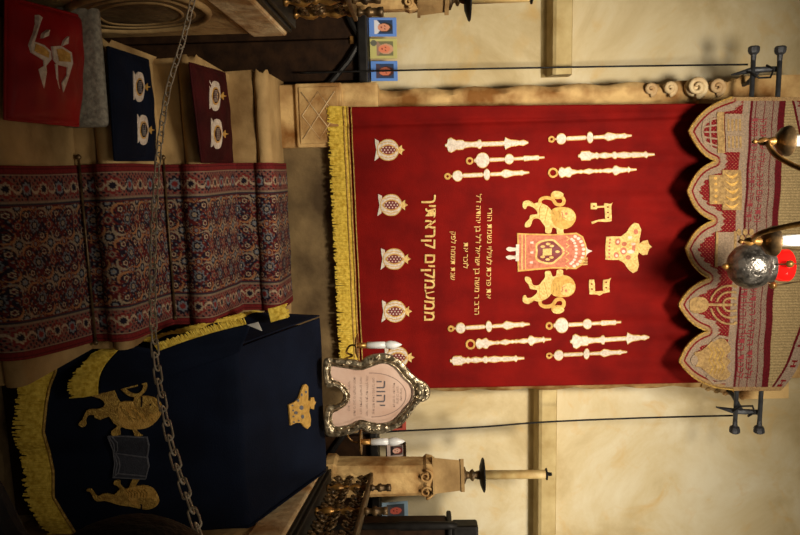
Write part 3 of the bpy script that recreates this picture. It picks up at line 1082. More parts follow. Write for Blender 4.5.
for q in range(10):
    a = -1.25 + 2.5 * q / 9
    sc_l.append((z6(ellipse(268 + 50 * math.cos(a), 272 + 60 * math.sin(a), 7, 6, 8)), 1, 0.007))
    sc_l.append((z6(ellipse(262 + 28 * math.cos(a), 272 + 50 * math.sin(a), 6, 5, 8)), 1, 0.007))
for q in range(5):
    sc_l.append((z6(ribbon2d([(304, 298 + q * 6), (318, 300 + q * 6), (334, 298 + q * 6)], 1.3)), 2, 0.0085))
    sc_l.append((z6(ribbon2d([(250, 214 + q * 28), (262, 222 + q * 28), (252, 230 + q * 28)], 1.6)), 2, 0.0085))
stitched_dense('torah_scroll', cur, SUR, sc_l, SM)

# crown
cr = [(157, 207), (190, 205), (222, 206), (248, 188), (266, 162), (285, 145), (304, 150), (315, 176), (305, 215), (308, 240), (322, 226), (342, 222), (353, 244), (366, 254), (353, 264), (344, 288), (322, 290), (306, 276), (300, 296), (308, 334), (300, 360), (280, 370), (262, 356), (242, 326), (216, 311), (190, 312), (157, 310)]
crc = (245, 258)
cr_l = [(z7(cr), 2, 0.0045)]
for (x, y, rx, ry) in [(210, 230, 12, 16), (205, 290, 12, 14), (238, 272, 15, 16), (240, 240, 12, 10), (290, 185, 10, 12), (258, 300, 12, 10), (284, 258, 8, 18)]:
    cr_l.append((z7(ellipse(x, y, rx, ry, 14)), 3, 0.0055))
for (x, y, rx, ry) in [(210, 230, 6, 7), (206, 292, 6, 6), (238, 274, 8, 7), (280, 240, 10, 6), (270, 275, 16, 8), (262, 210, 9, 7)]:
    cr_l.append((z7(ellipse(x, y, rx, ry, 12)), 1, 0.007))
for q in range(6):
    cr_l.append((z7(ellipse(174, 219 + q * 16, 5, 5, 8)), 3, 0.0055))
stitched_dense('crown', cur, SUR, cr_l, SM)

# ================================================================== VALANCE
YV = 3.70
val = thing('ark_valance', 'scalloped gold and crimson embroidered valance hanging above the red curtain', 'valance', (0.5, YV, ZatY(700, 245, YV)))
CUSP = [(732, 97), (715, 161), (712.5, 220.5), (708, 278), (707, 331), (722, 389)]
BOT = [(688, 131), (686, 191), (685, 248), (678.5, 305), (678, 361)]


def vedge(py):
    for i in range(5):
        (ca, a), (cb, b) = CUSP[i], CUSP[i + 1]
        if a <= py <= b:
            bx, by = BOT[i]
            if py < by:
                t = (by - py) / (by - a); e = ca
            else:
                t = (py - by) / (b - by); e = cb
            s = 0.38 * t + 0.34 * t ** 2 + 0.28 * t ** 6
            return bx + (e - bx) * s
    return 732


def vtop(py):
    if py > 245:
        return 781 + 42 * (1 - ((py - 245) / 146) ** 2) ** 0.8 if py < 391 else 781
    return 803 + 22 * (1 - ((245 - py) / 148) ** 2)


def vfold(x, z): return 0.004 * math.sin(x * 26) + 0.003 * math.sin(z * 40 + x * 6)


def VSUR(px, py, h=0.0):
    p = P(px, py, Y=YV)
    return Vector((p.x, YV + vfold(p.x, p.z) - h - 0.001, p.z))


NU, NV = 500, 230
CUW, TAN, TAN2, VRED, GOLDC, VDK = lin(156, 126, 86), lin(146, 126, 108), lin(132, 112, 96), lin(116, 16, 26), lin(170, 138, 84), lin(88, 14, 22)
us = np.linspace(97, 391, NU)
vs = np.zeros((NU, NV, 3)); cols = np.zeros((NU, NV, 3))
rng = np.random.RandomState(3)
for i, py in enumerate(us):
    e, tt = vedge(py), vtop(py)
    pxs = np.linspace(e, tt, NV)
    for j, px in enumerate(pxs):
        p = P(px, py, Y=YV)
        vs[i, j] = (p.x, YV + vfold(p.x, p.z), p.z)
    sh = (py - 105) * 0.0615
    vp = pxs + sh
    c = np.zeros((NV, 3)); c[:] = TAN
    # distance to scallop edge approximated by several samples
    de = np.full(NV, 99.0)
    for q in np.linspace(-26, 26, 53):
        yy = py + q
        if 97 <= yy <= 391:
            ee = vedge(yy)
            de = np.minimum(de, np.hypot(np.maximum(pxs - ee, 0), q) if abs(q) > 0 else pxs - ee)
    low = vp < 749
    inside = low & (de > 11.5)
    c[inside] = VRED
    inn = low & (de > 4.5) & (de < 6.2)
    c[inn] = VRED
    c[low & (de <= 4.5)] = CUW
    wob = 1.4 * math.sin(py * 1.1)
    c[low & (de >= 6.2) & (de < 12.0 + wob)] = TAN
    # upper frame of each scallop field
    c[(vp > 743) & (vp < 750.5)] = TAN
    c[(vp >= 750.5) & (vp < 753)] = VDK
    c[(vp >= 753) & (vp < 779)] = TAN2
    for L_ in (756.0, 764.5, 773.5):
        c[np.abs(vp - L_) < 0.45] = VDK * 1.2
    c[(vp >= 779) & (vp < 785.5)] = VDK
    pleat_shade = 0.9 + 0.2 * math.sin(py * 2.2)  # light and shade of the pleats painted as a brightness ripple
    c[(vp >= 785.5)] = lin(160, 138, 98) * pleat_shade
    ot = tt - pxs
    c[ot < 13] = VDK
    c[ot < 10.5] = TAN
    if (py % 20) < 2.0 or 5 < (py % 20) < 7.0:
        c[(ot < 8) & (ot > 3)] = VRED
    if (py % 20) < 7:
        c[(ot < 6) & (ot > 5)] = VRED
    if py < 101 or py > 387:
        c[(vp > 735)] = CUW
    # side strips between scallops
    rowp = np.sin(pxs * 2.4 + py * 0.7) * np.sin(py * 2.1 - pxs * 0.5) + 0.5 * (rng.rand(NV) - 0.5)
    worn = (rowp > 0.72) & (vp > 753) & (vp < 779)
    c[worn] = VDK * 1.3
    dots = (np.sin(pxs * 1.7) * np.sin(py * 1.7) > 0.8) & low & (de > 6.2)
    c[dots] = CUW * 1.15
    c *= (0.70 + 0.48 * rng.rand(NV, 1))
    cols[i] = c
idx = np.arange(NU * NV).reshape(NU, NV)
fc = np.stack([idx[:-1, :-1], idx[1:, :-1], idx[1:, 1:], idx[:-1, 1:]], -1).reshape(-1, 4)
fast_mesh('scalloped_cloth', vs.reshape(-1, 3), fc, M['paint'], cols, val, 0.008)
# twisted cord round the scallop edge
mb = MB()
pts = []
for k in range(420):
    py = 97.5 + 293 * k / 419
    pts.append(VSUR(vedge(py) + 0.8, py, 0.004 + 0.003 * math.sin(k * 1.9)))
mb.tube(pts, [0.0055 + 0.0015 * math.sin(k * 1.9) for k in range(420)], 6)
mb.obj('cord_edging', M['goldd'], val, True)
VM = [M['goldd'], mat('tan_thread', srgb(158, 134, 108), .6, .1, srgb(124, 104, 84), 120, .7, 200), mat('crimson_silk', srgb(132, 18, 28), .7, 0, srgb(100, 12, 20), 30, .2), M['gold'],
      mat('old_gold_thread', srgb(176, 142, 88), .55, .15, srgb(136, 106, 62), 60, .8, 200)]
VM_TXT = VM[2]
text_on('inscription_word', val, lambda a, b, h: VSUR(a, b, h), 'כתר תורה וכתר כהונה וכתר מלכות', 751.5, 118, 222, 6.0, VM_TXT, 0.003, -0.0615)
text_on('inscription_word', val, lambda a, b, h: VSUR(a, b, h), 'וכתר שם טוב עולה על גביהן', 760.5, 118, 222, 6.0, VM_TXT, 0.003, -0.0615)
text_on('inscription_word', val, lambda a, b, h: VSUR(a, b, h), 'לכבוד התורה והעבודה', 741.8, 285, 378, 6.0, VM_TXT, 0.003, -0.0615)
text_on('inscription_word', val, lambda a, b, h: VSUR(a, b, h), 'ולכבוד הקהל הקדוש', 750.5, 285, 378, 6.0, VM_TXT, 0.003, -0.0615)


def box4(x0, x1, y0, y1, s=0.0): return [(x0, y0), (x1, y0 + s), (x1, y1 + s), (x0, y1)]


# scallop 1: pillared table
l1 = [(box4(717, 724, 112, 153), 4, .005), (box4(725, 743, 114, 152), 1, .004)]
for q in range(4):
    l1.append((box4(727 + q * 4, 729 + q * 4, 119, 131), 4, .0055)); l1.append((box4(727 + q * 4, 729 + q * 4, 136, 148), 4, .0055))
for q in range(5):
    l1.append((ribbon2d([(704, 122 + q * 5), (710, 120 + q * 6), (717, 118 + q * 7)], .8), 1, .004))
l1.append((ribbon2d([(704, 121), (702, 132), (704, 143)], 1.2), 1, .004)); l1.append((ribbon2d([(711, 118), (710, 132), (711, 147)], .8), 1, .004))
stitched_dense('pillared_table', val, VSUR, l1, VM)
# scallop 2: golden altar
l2 = [(box4(709, 722, 175, 204), 4, .005), (box4(722, 741, 170, 210), 4, .0065)]
for q in range(5):
    l2.append((spline([(724, 173 + q * 7.5), (731, 176 + q * 7.5), (738, 173 + q * 7.5), (732, 179 + q * 7.5)], 3), 3, .009))
    l2.append((ellipse(715, 178 + q * 6, 1.6, 1.6, 8), 3, .0065))
stitched_dense('golden_altar', val, VSUR, l2, VM)
# scallop 3: chest
l3 = [(box4(716, 734, 232, 266), 1, .005), (box4(715, 717.5, 231, 267), 4, .007), (box4(733, 735.5, 231, 267), 4, .007)]
for q in range(5):
    l3.append((ellipse(738 + q * 3.2, 232 + (q % 2) * 6, 2.4, 3.4, 10), 4, .006))
stitched_dense('ark_chest', val, VSUR, l3, VM)
# scallop 4: menorah
l4 = [(spline([(690, 300), (696, 297), (705, 298), (709, 305), (705, 311), (696, 313), (690, 310)], 3), 4, .005), (box4(706, 732, 303.5, 306), 4, .006)]
for q in range(1, 4):
    for s in (-1, 1):
        l4.append((ribbon2d([(735, 304.5 + s * 6.4 * q)] + [(729 - 6.2 * q * math.cos(a), 304.5 + s * 6.4 * q * math.sin(a)) for a in (1.4, 1.1, .8, .5, .2)], .9), 4, .006))
for q in range(-3, 4):
    l4.append((ellipse(735, 304.5 + q * 6, 1.8, 1.3, 8), 4, .006))
stitched_dense('menorah', val, VSUR, l4, VM)
# scallop 5: double eagle
l5 = [(spline([(694, 353), (701, 351), (706, 347), (712, 341), (722, 338), (728, 343), (731, 350), (726, 356), (730, 361), (726, 367), (730, 374), (724, 380), (714, 378), (706, 372), (700, 367), (695, 366), (698, 360)], 4), 4, .0055),
      (spline([(693, 355), (697, 357), (697, 363), (693, 365), (690, 360)], 3), 1, .006),
      (ribbon2d([(712, 341), (719, 336), (728, 338)], 1.2), 1, .006), (ribbon2d([(706, 376), (714, 383), (726, 382)], 1.2), 1, .006)]
for q in range(4):
    l5.append((ribbon2d([(708 + q * 4, 346 + q * .5), (712 + q * 4, 352), (708 + q * 4, 360), (712 + q * 4, 366), (709 + q * 4, 373)], .6), 0, .007))
stitched_dense('double_eagle', val, VSUR, l5, VM)

# curtain rods with square knobs
for nm, Yr, pl, pr, lab in (('curtain_rod', 3.80, (753.5, 52), (735, 428), 'lower grey iron curtain rod with square end knobs behind the valance'),
                            ('curtain_rod', 3.76, (782.5, 52), (757, 428), 'upper grey iron curtain rod with square end knobs behind the valance')):
    a, b = P(*pl, Y=Yr), P(*pr, Y=Yr)
    zc = (a.z + b.z) / 2
    a.z = b.z = zc
    a.z += 0.0
    t = thing(nm, lab, 'curtain rod', ((a.x + b.x) / 2, Yr, zc), 'iron curtain rods above the ark')
    MB().tube([a, b], 0.0125, 12).obj('rod', M['iron'], t, True)
    for q, s in ((a, -1), (b, 1)):
        MB().lathe((q.x - s * 0.045, Yr, zc), (s, 0, 0), [(0, .013), (.03, .015), (.04, .027), (.052, .031), (.068, .031), (.076, .022), (.078, .001)], 8).obj('end_knob', M['iron'], t)
    globals()['rodz_' + str(int(Yr * 100))] = (a.x, b.x, zc)
for s, lab in ((0, 'iron bracket joining both curtain rods left of the valance'), (1, 'iron bracket joining both curtain rods right of the valance')):
    zl, zu = rodz_380[2], rodz_376[2]
    xx = (XatY(768, 69, 3.78) if s == 0 else XatY(745, 413, 3.78))
    t = thing('rod_bracket', lab, 'bracket', (xx, 3.8, zl))
    sg = -1 if s else 1
    MB().tube([(xx + sg * 0.02, 3.83, zl - 0.10), (xx, 3.81, zl), (xx, 3.79, zu), (xx, 3.8, zu + 0.02)], [0.004, 0.017, 0.015, 0.011], 10).obj('bar', M['iron'], t, True)
    MB().tube([(xx, 3.81, zl + 0.04), (xx + sg * 0.05, 3.95, zl + 0.05), (xx + sg * 0.08, YW - 0.001, zl + 0.05)], 0.013, 8).obj('wall_stay', M['iron'], t, True)
    MB().tube([(xx + sg * .01, 3.78, zl - 0.03), (xx + sg * 0.045, 3.77, zl + 0.02), (xx + sg * 0.045, 3.77, zl + 0.08), (xx, 3.78, zl + 0.1), (xx - sg * .02, 3.78, zl + 0.06)], 0.006, 8).obj('hook', M['black'], t, True)
# hanging wires
for (pts_, lab) in (([(748, 64.5), (640, 66), (520, 68), (395, 70.5), (300, 73)], 'thin black cable hanging down the wall left of the red curtain'),
                    ([(733, 415.5), (640, 418), (545, 422), (480, 427), (400, 431), (340, 434)], 'thin black cable hanging down the wall right of the red curtain')):
    mb = MB().tube(spline([tuple(P(x, y, Y=3.86 if i == 0 else 4.03)) for i, (x, y) in enumerate(pts_)], 8, False), 0.0055, 6)
    tag(mb.obj('power_cable', M['black'], None, True), lab, 'cable')


# ================================================================== PORTRAIT CARDS
def portrait(pc, Y, bg, skin, hair, cloth, lab, frame=None, seed=0, logo=False):
    (x0, x1, ya, yb) = pc
    a, b = P(x0, ya, Y=Y), P(x1, yb, Y=Y)
    c = P((x0 + x1) / 2, (ya + yb) / 2, Y=Y)
    wx = abs(XatY((x0 + x1) / 2, yb, Y) - XatY((x0 + x1) / 2, ya, Y)); hz = abs(ZatY(x1, (ya + yb) / 2, Y) - ZatY(x0, (ya + yb) / 2, Y))
    t = thing('portrait_card', lab, 'picture', (c.x, Y, c.z - hz / 2), 'portrait cards propped on the stall rails')
    N = 34
    us, vv = np.meshgrid(np.linspace(-1, 1, N), np.linspace(-1, 1, int(N * 1.2)), indexing='ij')
    C = np.zeros(us.shape + (3,)); C[:] = lin(*bg)
    inner = (np.abs(us) < 0.72) & (vv > -0.5 if logo else vv > -0.62) & (vv < 0.72)
    C[inner] = lin(*(np.array(bg) * 0.45 + 30 * (seed % 2)))
    sh = inner & (vv < -0.15 - 0.5 * us ** 2 - 0.0)
    C[sh] = lin(*cloth)
    hd = inner & (((us - 0.05) / 0.52) ** 2 + ((vv - 0.18) / 0.54) ** 2 < 1); C[hd] = lin(*hair)
    fa = inner & (((us - 0.05) / 0.40) ** 2 + ((vv - 0.06) / 0.44) ** 2 < 1); C[fa] = lin(*skin)
    for ex in (-0.10, 0.20):
        C[inner & (((us - ex) / .07) ** 2 + ((vv - 0.14) / .045) ** 2 < 1)] = lin(50, 30, 26)
    C[inner & (((us - 0.05) / .12) ** 2 + ((vv + 0.1) / .04) ** 2 < 1)] = lin(130, 50, 46)
    if logo:
        C[((us + 0.55) / .3) ** 2 + ((vv + 0.72) / .24) ** 2 < 1] = lin(96, 96, 86)
    vl_ = np.stack([c.x + us * wx / 2, np.full(us.shape, Y) + (vv) * 0.012, c.z + vv * hz / 2], -1).reshape(-1, 3)
    A, B = us.shape
    ix = np.arange(A * B).reshape(A, B)
    fc_ = np.stack([ix[:-1, :-1], ix[1:, :-1], ix[1:, 1:], ix[:-1, 1:]], -1).reshape(-1, 4)
    o = fast_mesh('card', vl_, fc_, M['print'], C, t, 0.004)
    if frame:
        mb = MB()
        for (xa, xb, za, zb) in ((-1.1, 1.1, -1.12, -1.0), (-1.1, 1.1, 1.0, 1.12), (-1.12, -1, -1.1, 1.1), (1, 1.12, -1.1, 1.1)):
            mb.box(c.x + xa * wx / 2, c.x + xb * wx / 2, Y - 0.012, Y + 0.02, c.z + za * hz / 2, c.z + zb * hz / 2)
        mb.obj('frame', frame, t)


YR = 4.16
portrait((369, 396.5, 17.5, 36.5), YR, (96, 134, 206), (206, 140, 112), (50, 44, 38), (206, 206, 214), 'blue portrait card of a man in a light shirt, farthest from the curtain')
portrait((370, 397, 38.5, 58.5), YR, (184, 178, 112), (214, 128, 96), (196, 150, 120), (150, 120, 104), 'olive-green portrait card of a smiling face, between two blue cards', logo=True, seed=1)
portrait((371, 397.5, 61, 81), YR, (92, 134, 206), (196, 112, 84), (70, 40, 34), (70, 58, 70), 'blue portrait card nearest the red curtain, left of the ark')
portrait((380, 406, 415, 431), YR, (180, 84, 70), (220, 150, 120), (90, 50, 40), (170, 60, 50), 'reddish portrait picture half hidden behind the right electric candle')
portrait((387, 405, 444, 457), YR, (190, 170, 160), (226, 180, 160), (120, 40, 36), (40, 34, 36), 'small wood-framed portrait right of the silver frame', frame=M['wood'])
portrait((382, 408, 502, 519), YR, (150, 176, 196), (206, 100, 84), (80, 70, 76), (90, 86, 90), 'pale blue portrait card right of the stone pillar')


# ================================================================== PARAPETS + BALUSTRADES
def baluster_prof(h):
    return [(0, .020), (.05 * h, .020), (.08 * h, .010), (.14 * h, .014), (.2 * h, .022), (.32 * h, .026), (.4 * h, .016), (.44 * h, .010), (.48 * h, .017), (.52 * h, .017),
            (.56 * h, .010), (.64 * h, .018), (.74 * h, .023), (.84 * h, .014), (.9 * h, .010), (.94 * h, .018), (h, .018)]


def finial_prof():
    return [(0, .016), (.012, .02), (.02, .012), (.035, .012), (.045, .022), (.06, .024), (.065, .018), (.09, .018), (.095, .021), (.115, .021), (.118, .002)]


def parapet_side(sign, X, yn, yf, zt, labp, labb, nb, carve, hb):
    yc = (yn + yf) / 2
    par = thing('stone_parapet', labp, 'parapet', (X, yc, -0.3))
    th = 0.30
    xa, xb = (X - th, X) if sign < 0 else (X, X + th)
    MB().bbox(xa, xb, yn, yf, -0.3, zt, 0.015).obj('wall_block', M['stone'], par)
    xo = X + (0.012 if sign < 0 else -0.012)
    MB().bbox(min(xa, xo), max(xb, xo), yn, yf + 0.01, zt - 0.16, zt, 0.012).obj('coping', M['stone_pale'], par)
    if carve:
        for outl in carve:
            q_ = [P(a, b, X=X + 0.004) for a, b in outl]
            MB().tube(q_, 0.016, 8, closed=True).obj('oval_moulding', M['stone'], par, True)
            ctr = sum(q_, Vector()) / len(q_)
            for kk, mm in ((0.78, 'stone'), (0.6, 'stone')):
                MB().tube([ctr + (a - ctr) * kk for a in q_], 0.009, 6, closed=True).obj('oval_moulding', M[mm], par, True)
            MB().extrude([ctr + (a - ctr) * 0.97 for a in q_], (0.003, 0, 0)).obj('oval_shade', M['stone_dark'], par)  # flat dark sheet, the hollow's shade put into its colour
    # brass balustrade
    bal = thing('brass_balustrade', labb, 'balustrade', (X, yc, zt))
    xc = X + (-0.07 if sign < 0 else 0.07)
    MB().bbox(xc - 0.07, xc + 0.07, yn, yf, zt, zt + 0.022, 0.006).bbox(xc - 0.055, xc + 0.055, yn, yf, zt + 0.022, zt + 0.042, 0.006).obj('plinth', M['black'], bal)
    MB().bbox(xc - 0.03, xc + 0.03, yn, yf, zt + hb, zt + hb + 0.02, 0.006).obj('hand_rail', M['brass_dark'], bal)
    for k in range(nb):
        y = yf - 0.04 - (yf - yn - 0.06) * k / (nb - 1)
        MB().lathe((xc, y, zt + 0.042), (0, 0, 1), baluster_prof(hb - 0.042), 16).obj('baluster', M['brass'], bal, True)
        MB().lathe((xc, y, zt + hb + 0.02), (0, 0, 1), finial_prof(), 16).obj('finial', M['brass_dark'], bal, True)
        if k < nb - 1:
            bay = (yf - yn - 0.06) / (nb - 1)
            ncol = max(1, int(round(bay / 0.15)))
            mb = MB()
            for cc in range(ncol):
                ym_ = y - bay * (cc + 0.5) / ncol
                dd = bay / ncol / 2 - 0.008
                for q in (0.18, 0.5, 0.82):
                    zc = zt + 0.042 + (hb - 0.05) * q
                    for s in (-1, 1):
                        pts = []; rad = []
                        for i in range(20):
                            a = i / 19 * 2 * math.pi * 1.3
                            rr = dd * 0.52 * (1 - 0.7 * i / 19)
                            pts.append((xc + 0.01 * math.sin(a), ym_ + s * (dd * 0.45) + s * math.cos(a) * rr, zc + math.sin(a) * rr * (1 if q != 0.5 else -1)))
                            rad.append(0.008 * (1 - 0.4 * i / 19))
                        mb.tube(pts, rad, 6)
                    mb.lathe((xc, ym_, zc - 0.02), (0, 0, 1), [(0, .004), (.01, .014), (.02, .018), (.03, .014), (.04, .004)], 10)
            mb.tube([(xc, ym_, zt + 0.04), (xc, ym_, zt + hb)], 0.007, 6)
            mb.obj('openwork_scroll', M['brass_dark'], bal, True)
    return par, bal, xc


# left: inner face passes through the photo points (285,33) far and (240,0) near
XPL = -0.60
yfl = P(287, 33, X=XPL).y
zt_parl = P(287, 33, X=XPL).z
carve = [spline([(208, 14), (196, 23), (168, 28), (125, 30), (85, 26), (66, 12), (84, 0), (125, -7), (168, -6), (197, 3)], 5)]
parapet_side(-1, XPL, yfl - 1.5, yfl, zt_parl, 'carved sandstone parapet with oval mouldings left of the cushioned steps',
             'ornate brass balustrade on the left stone parapet', 7, carve, 0.30)
far = P(330, 457, Y=4.08)
zt_par = far.z
XPR = far.x
rr_ = parapet_side(1, XPR, 2.3, 4.08, zt_par, 'sandstone parapet behind the navy covered lectern', 'ornate brass balustrade on the right stone parapet',
                   5, None, 0.27)
for t in rr_[:2]:
    # turn the right parapet a little, pivoting on its far end
    piv = Vector((XPR, 4.08, t.location.z))
    Rm = Matrix.Rotation(-0.20, 3, 'Z')
    t.location = piv + Rm @ (t.location - piv)
    t.rotation_euler = (0, 0, -0.20)


# candle pillars
def candle_pillar(zb, px_t, pyc, Yp, hw_px, lab, labc, off=0.0):
    cx = XatY(400, pyc, Yp)
    zt = ZatY(px_t, pyc, Yp)
    zk = ZatY(433 + off, pyc, Yp)
    sc_ = abs(XatY(400, pyc + 10, Yp) - XatY(400, pyc, Yp)) / 10
    hw = hw_px * sc_
    t = thing('stone_pillar', lab, 'pillar', (cx, Yp, zb))
    mb = MB()
    prof = [(0, hw * 1.05), (0.05, hw * 1.05), (0.07, hw * .92), (zk - zb - 0.06, hw * .85), (zk - zb - 0.04, hw * 0.98), (zk - zb, hw * 0.9)]
    seg = 16
    v_, f_ = [], []
    for h, r in prof:
        for k in range(seg):
            a = 2 * math.pi * (k + .5) / seg
            q = 1 / max(abs(math.cos(a)), abs(math.sin(a)))
            q = q * 0.75 + 0.25
            v_.append((cx + r * math.cos(a) * q, Yp + r * math.sin(a) * q, zb + h))
    for i in range(len(prof) - 1):
        for k in range(seg):
            f_.append((i * seg + k, i * seg + (k + 1) % seg, (i + 1) * seg + (k + 1) % seg, (i + 1) * seg + k))
    f_.append(tuple(range(seg))); f_.append(tuple((len(prof) - 1) * seg + k for k in range(seg)))
    mb.add(v_, f_)
    mb.obj('shaft', M['stone_worn'], t)
    # small volutes carved under the capital
    mb = MB()
    for s1 in (-1, 1):
        pts = []; rad = []
        for k in range(26):
            a = k / 25 * 2 * math.pi * 1.5
            r = hw * 0.36 * (1 - 0.8 * k / 25)
            pts.append((cx + s1 * (hw * .42) + s1 * r * math.cos(a), Yp - hw * .98 - .008 * k / 25, zk - 0.045 + r * math.sin(a))); rad.append(.009 * (1 - .5 * k / 25))
        mb.tube(pts, rad, 6)
    mb.obj('leaf_carving', M['stone_worn'], t, True)
    # capital: flaring box
    mb = MB()
    r1, r2 = hw * .92, hw * 1.12
    sq = lambda r, z: [(cx + r * 1.12 * math.cos(a), Yp + r * 1.12 * math.sin(a), z) for a in [math.radians(q) for q in (-160, -70, 20, 110)]]
    mb.hexa(sq(r2, zk) + sq(r1, zt))
    cap = mb.obj('capital', M['stone'], t)
    mb = MB().hexa(sq(r1 + .012, zt - .012) + sq(r1 + .012, zt + .008)).hexa(sq(r2 + .008, zk - .004) + sq(r2 + .008, zk + .01))
    mb.obj('capital_moulding', M['stone'], cap)
    # candlestick
    zt2 = zt + 0.008
    s = thing('brass_candlestick', labc, 'candlestick', (cx, Yp, zt2))
    zd = ZatY(481 + off, pyc, Yp); ztop = ZatY(546 + off, pyc, Yp)
    h = zd - zt2
    MB().lathe((cx, Yp, zt2), (0, 0, 1), [(0, .052), (.01, .05), (.02 * 1, .024), (h * .35, .02), (h * .45, .034), (h * .55, .036), (h * .65, .02), (h * .8, .026), (h, .03)], 20).obj('stem', M['brass_dark'], s, True)
    MB().lathe((cx, Yp, zd - .01), (0, 0, 1), [(0, .02), (.004, .06), (.02, .10), (.026, .104), (.03, .10), (.018, .05), (.012, .02)], 28).obj('drip_pan', M['black'], s, True)
    MB().lathe((cx, Yp, zd + .01), (0, 0, 1), [(0, .028), (ztop - zd - .02, .026), (ztop - zd - .01, .024)], 18).obj('candle', M['wax'], s, True)
    MB().lathe((cx, Yp, ztop), (0, 0, 1), [(-.004, .026), (0, .036), (.006, .036), (.01, .012), (.035, .010), (.036, .002)], 18).obj('burner_cap', M['black'], s, True)
    return t


candle_pillar(zt_par, 462, 476, 3.93, 18, 'pale carved sandstone pillar with square capital right of the silver frame', 'tall brass candlestick with ivory candle on the right stone pillar')
# left twin (mostly out of frame, capital showing at the edge)
ylp = 3.55
candle_pillar(-0.3, 447, 0, 3.27, 13, 'pale stone pillar cut by the frame edge above the left balustrade', 'dark candlestick pan on the left stone pillar', -15)

# ================================================================== CUSHIONS
def cushion(name, lab, cat, corners, zbase, thick, m, group=None, tilt=0.0):
    """corners: 4 (x,y) points ordered front-left, front-right, back-right, back-left"""
    A, B, C_, D = [Vector((x, y, 0)) for x, y in corners]
    ctr = (A + B + C_ + D) / 4
    t = thing(name, lab, cat, (ctr.x, ctr.y, zbase), group)
    N = 30
    def sp(u, v):
        p = A * (1 - u) * (1 - v) + B * u * (1 - v) + C_ * u * v + D * (1 - u) * v
        e = (4 * u * (1 - u)) ** 0.38 * (4 * v * (1 - v)) ** 0.38
        return p, e
    vs_, fs_ = [], []
    for layer in (1, 0):
        for i in range(N + 1):
            for j in range(N + 1):
                u, v = i / N, j / N
                p, e = sp(u, v)
                wr = 0.004 * math.sin(u * 19 + v * 7) * e + 0.003 * math.sin(v * 23 - u * 5) * e
                z = tilt * v + (zbase + 0.3 * thick + (0.7 * thick * e + wr) if layer else zbase + 0.3 * thick * (1 - e) + 0.001)
                vs_.append((p.x, p.y, z))
    M1 = N + 1
    n2 = M1 * M1
    for i in range(N):
        for j in range(N):
            a = i * M1 + j
            fs_.append((a, a + M1, a + M1 + 1, a + 1)); fs_.append((n2 + a, n2 + a + 1, n2 + a + M1 + 1, n2 + a + M1))
    for i in range(N):
        for (a, b) in ((i * M1, (i + 1) * M1), (i * M1 + N, (i + 1) * M1 + N), (i, i + 1), (N * M1 + i, N * M1 + i + 1)):
            fs_.append((a, b, n2 + b, n2 + a))
    o = mesh('pad', vs_, fs_, m, t, True)
    mb = MB()
    loop = []
    for k in range(80):
        s_ = k / 80 * 4; e_ = int(s_); f_ = s_ - e_
        P4 = [A, B, C_, D]; p = P4[e_].lerp(P4[(e_ + 1) % 4], f_)
        vv_ = (0, 0, 1, 1)[e_] * (1 - f_) + (0, 1, 1, 0)[e_] * f_
        loop.append((p.x, p.y, zbase + 0.3 * thick + tilt * vv_))
    mb.tube(loop, 0.005, 6, closed=True)
    mb.obj('piping', m, t, True)

    def surf(x, y, h):
        # x,y are photo pixels : hit the pad's upper surface plane
        q = P(x, y, Z=zbase + thick * 0.85)
        best = q
        for _ in range(14):
            # invert bilinear roughly
            u = ((q.x - (A.x + D.x) / 2) / ((B.x + C_.x - A.x - D.x) / 2)); v = ((q.y - (A.y + B.y) / 2) / ((C_.y + D.y - A.y - B.y) / 2))
            u = min(max(u, 0.01), .99); v = min(max(v, 0.01), .99)
            e = (4 * u * (1 - u)) ** 0.38 * (4 * v * (1 - v)) ** 0.38
            wr = 0.004 * math.sin(u * 19 + v * 7) * e + 0.003 * math.sin(v * 23 - u * 5) * e
            z = zbase + 0.3 * thick + 0.7 * thick * e + wr + tilt * v
            q = q.lerp(P(x, y, Z=z), 0.6)
        return Vector((q.x, q.y, z + h))
    return t, surf


CM = [M['gold'], M['silk'], M['gold'], M['navy'], M['claret']]
def tread_xy(px, py, Z):
    q = P(px, py, Z=Z); return (q.x, q.y)


# navy cushion on the second tread
zt_ = z1_ + 0.004
def quad(fl, fr, br, bl, Z): return [tread_xy(*q, Z) for q in (fl, fr, br, bl)]


t, sf = cushion('step_cushion', 'navy velvet step cushion with two silver pomegranates, middle of three', 'cushion',
                quad((109, 47), (116, 160), (157, 160), (149, 60), zt_ + 0.02), zt_, 0.05, M['navy'], group='velvet cushions on the steps')


def pom_flat(parent, sf, cx, cy, seedslot):
    body = spline([(cx - 4.5, cy - 8), (cx - 3, cy - 14), (cx, cy - 15), (cx + 3.5, cy - 12), (cx + 5, cy), (cx + 3.5, cy + 12), (cx, cy + 15), (cx - 3, cy + 13), (cx - 4.5, cy + 6), (cx - 4.5, cy)], 3)
    sd = spline([(cx - 4, cy), (cx - 2, cy - 8), (cx + 1.5, cy - 8), (cx + 4, cy), (cx + 1.5, cy + 8), (cx - 2, cy + 8)], 3)
    sd2 = [(cx + (x - cx) * .8, cy + (y - cy) * .8) for x, y in sd]
    stitched_dense('pomegranate', parent, sf, [(body, 1, .003), ([(cx - 4, cy - 12), (cx - 6, cy - 16), (cx - 5.5, cy + 13), (cx - 4, cy + 11)], 1, .0025), (sd, 0, .0045), (sd2, seedslot, .006)] + [(ribbon2d([(cx - 2 + .0 * q, cy + q), (cx + 1.5, cy + q)], .25), 1, .0075) for q in (-5, -3, -1, 1, 3, 5)] + [
                                        ([(cx + 5, cy - 1), (cx + 8, cy - 4), (cx + 8, cy - 1), (cx + 11, cy), (cx + 8, cy + 1), (cx + 8, cy + 4), (cx + 5, cy + 1)], 2, .004)], CM, back=0.006)


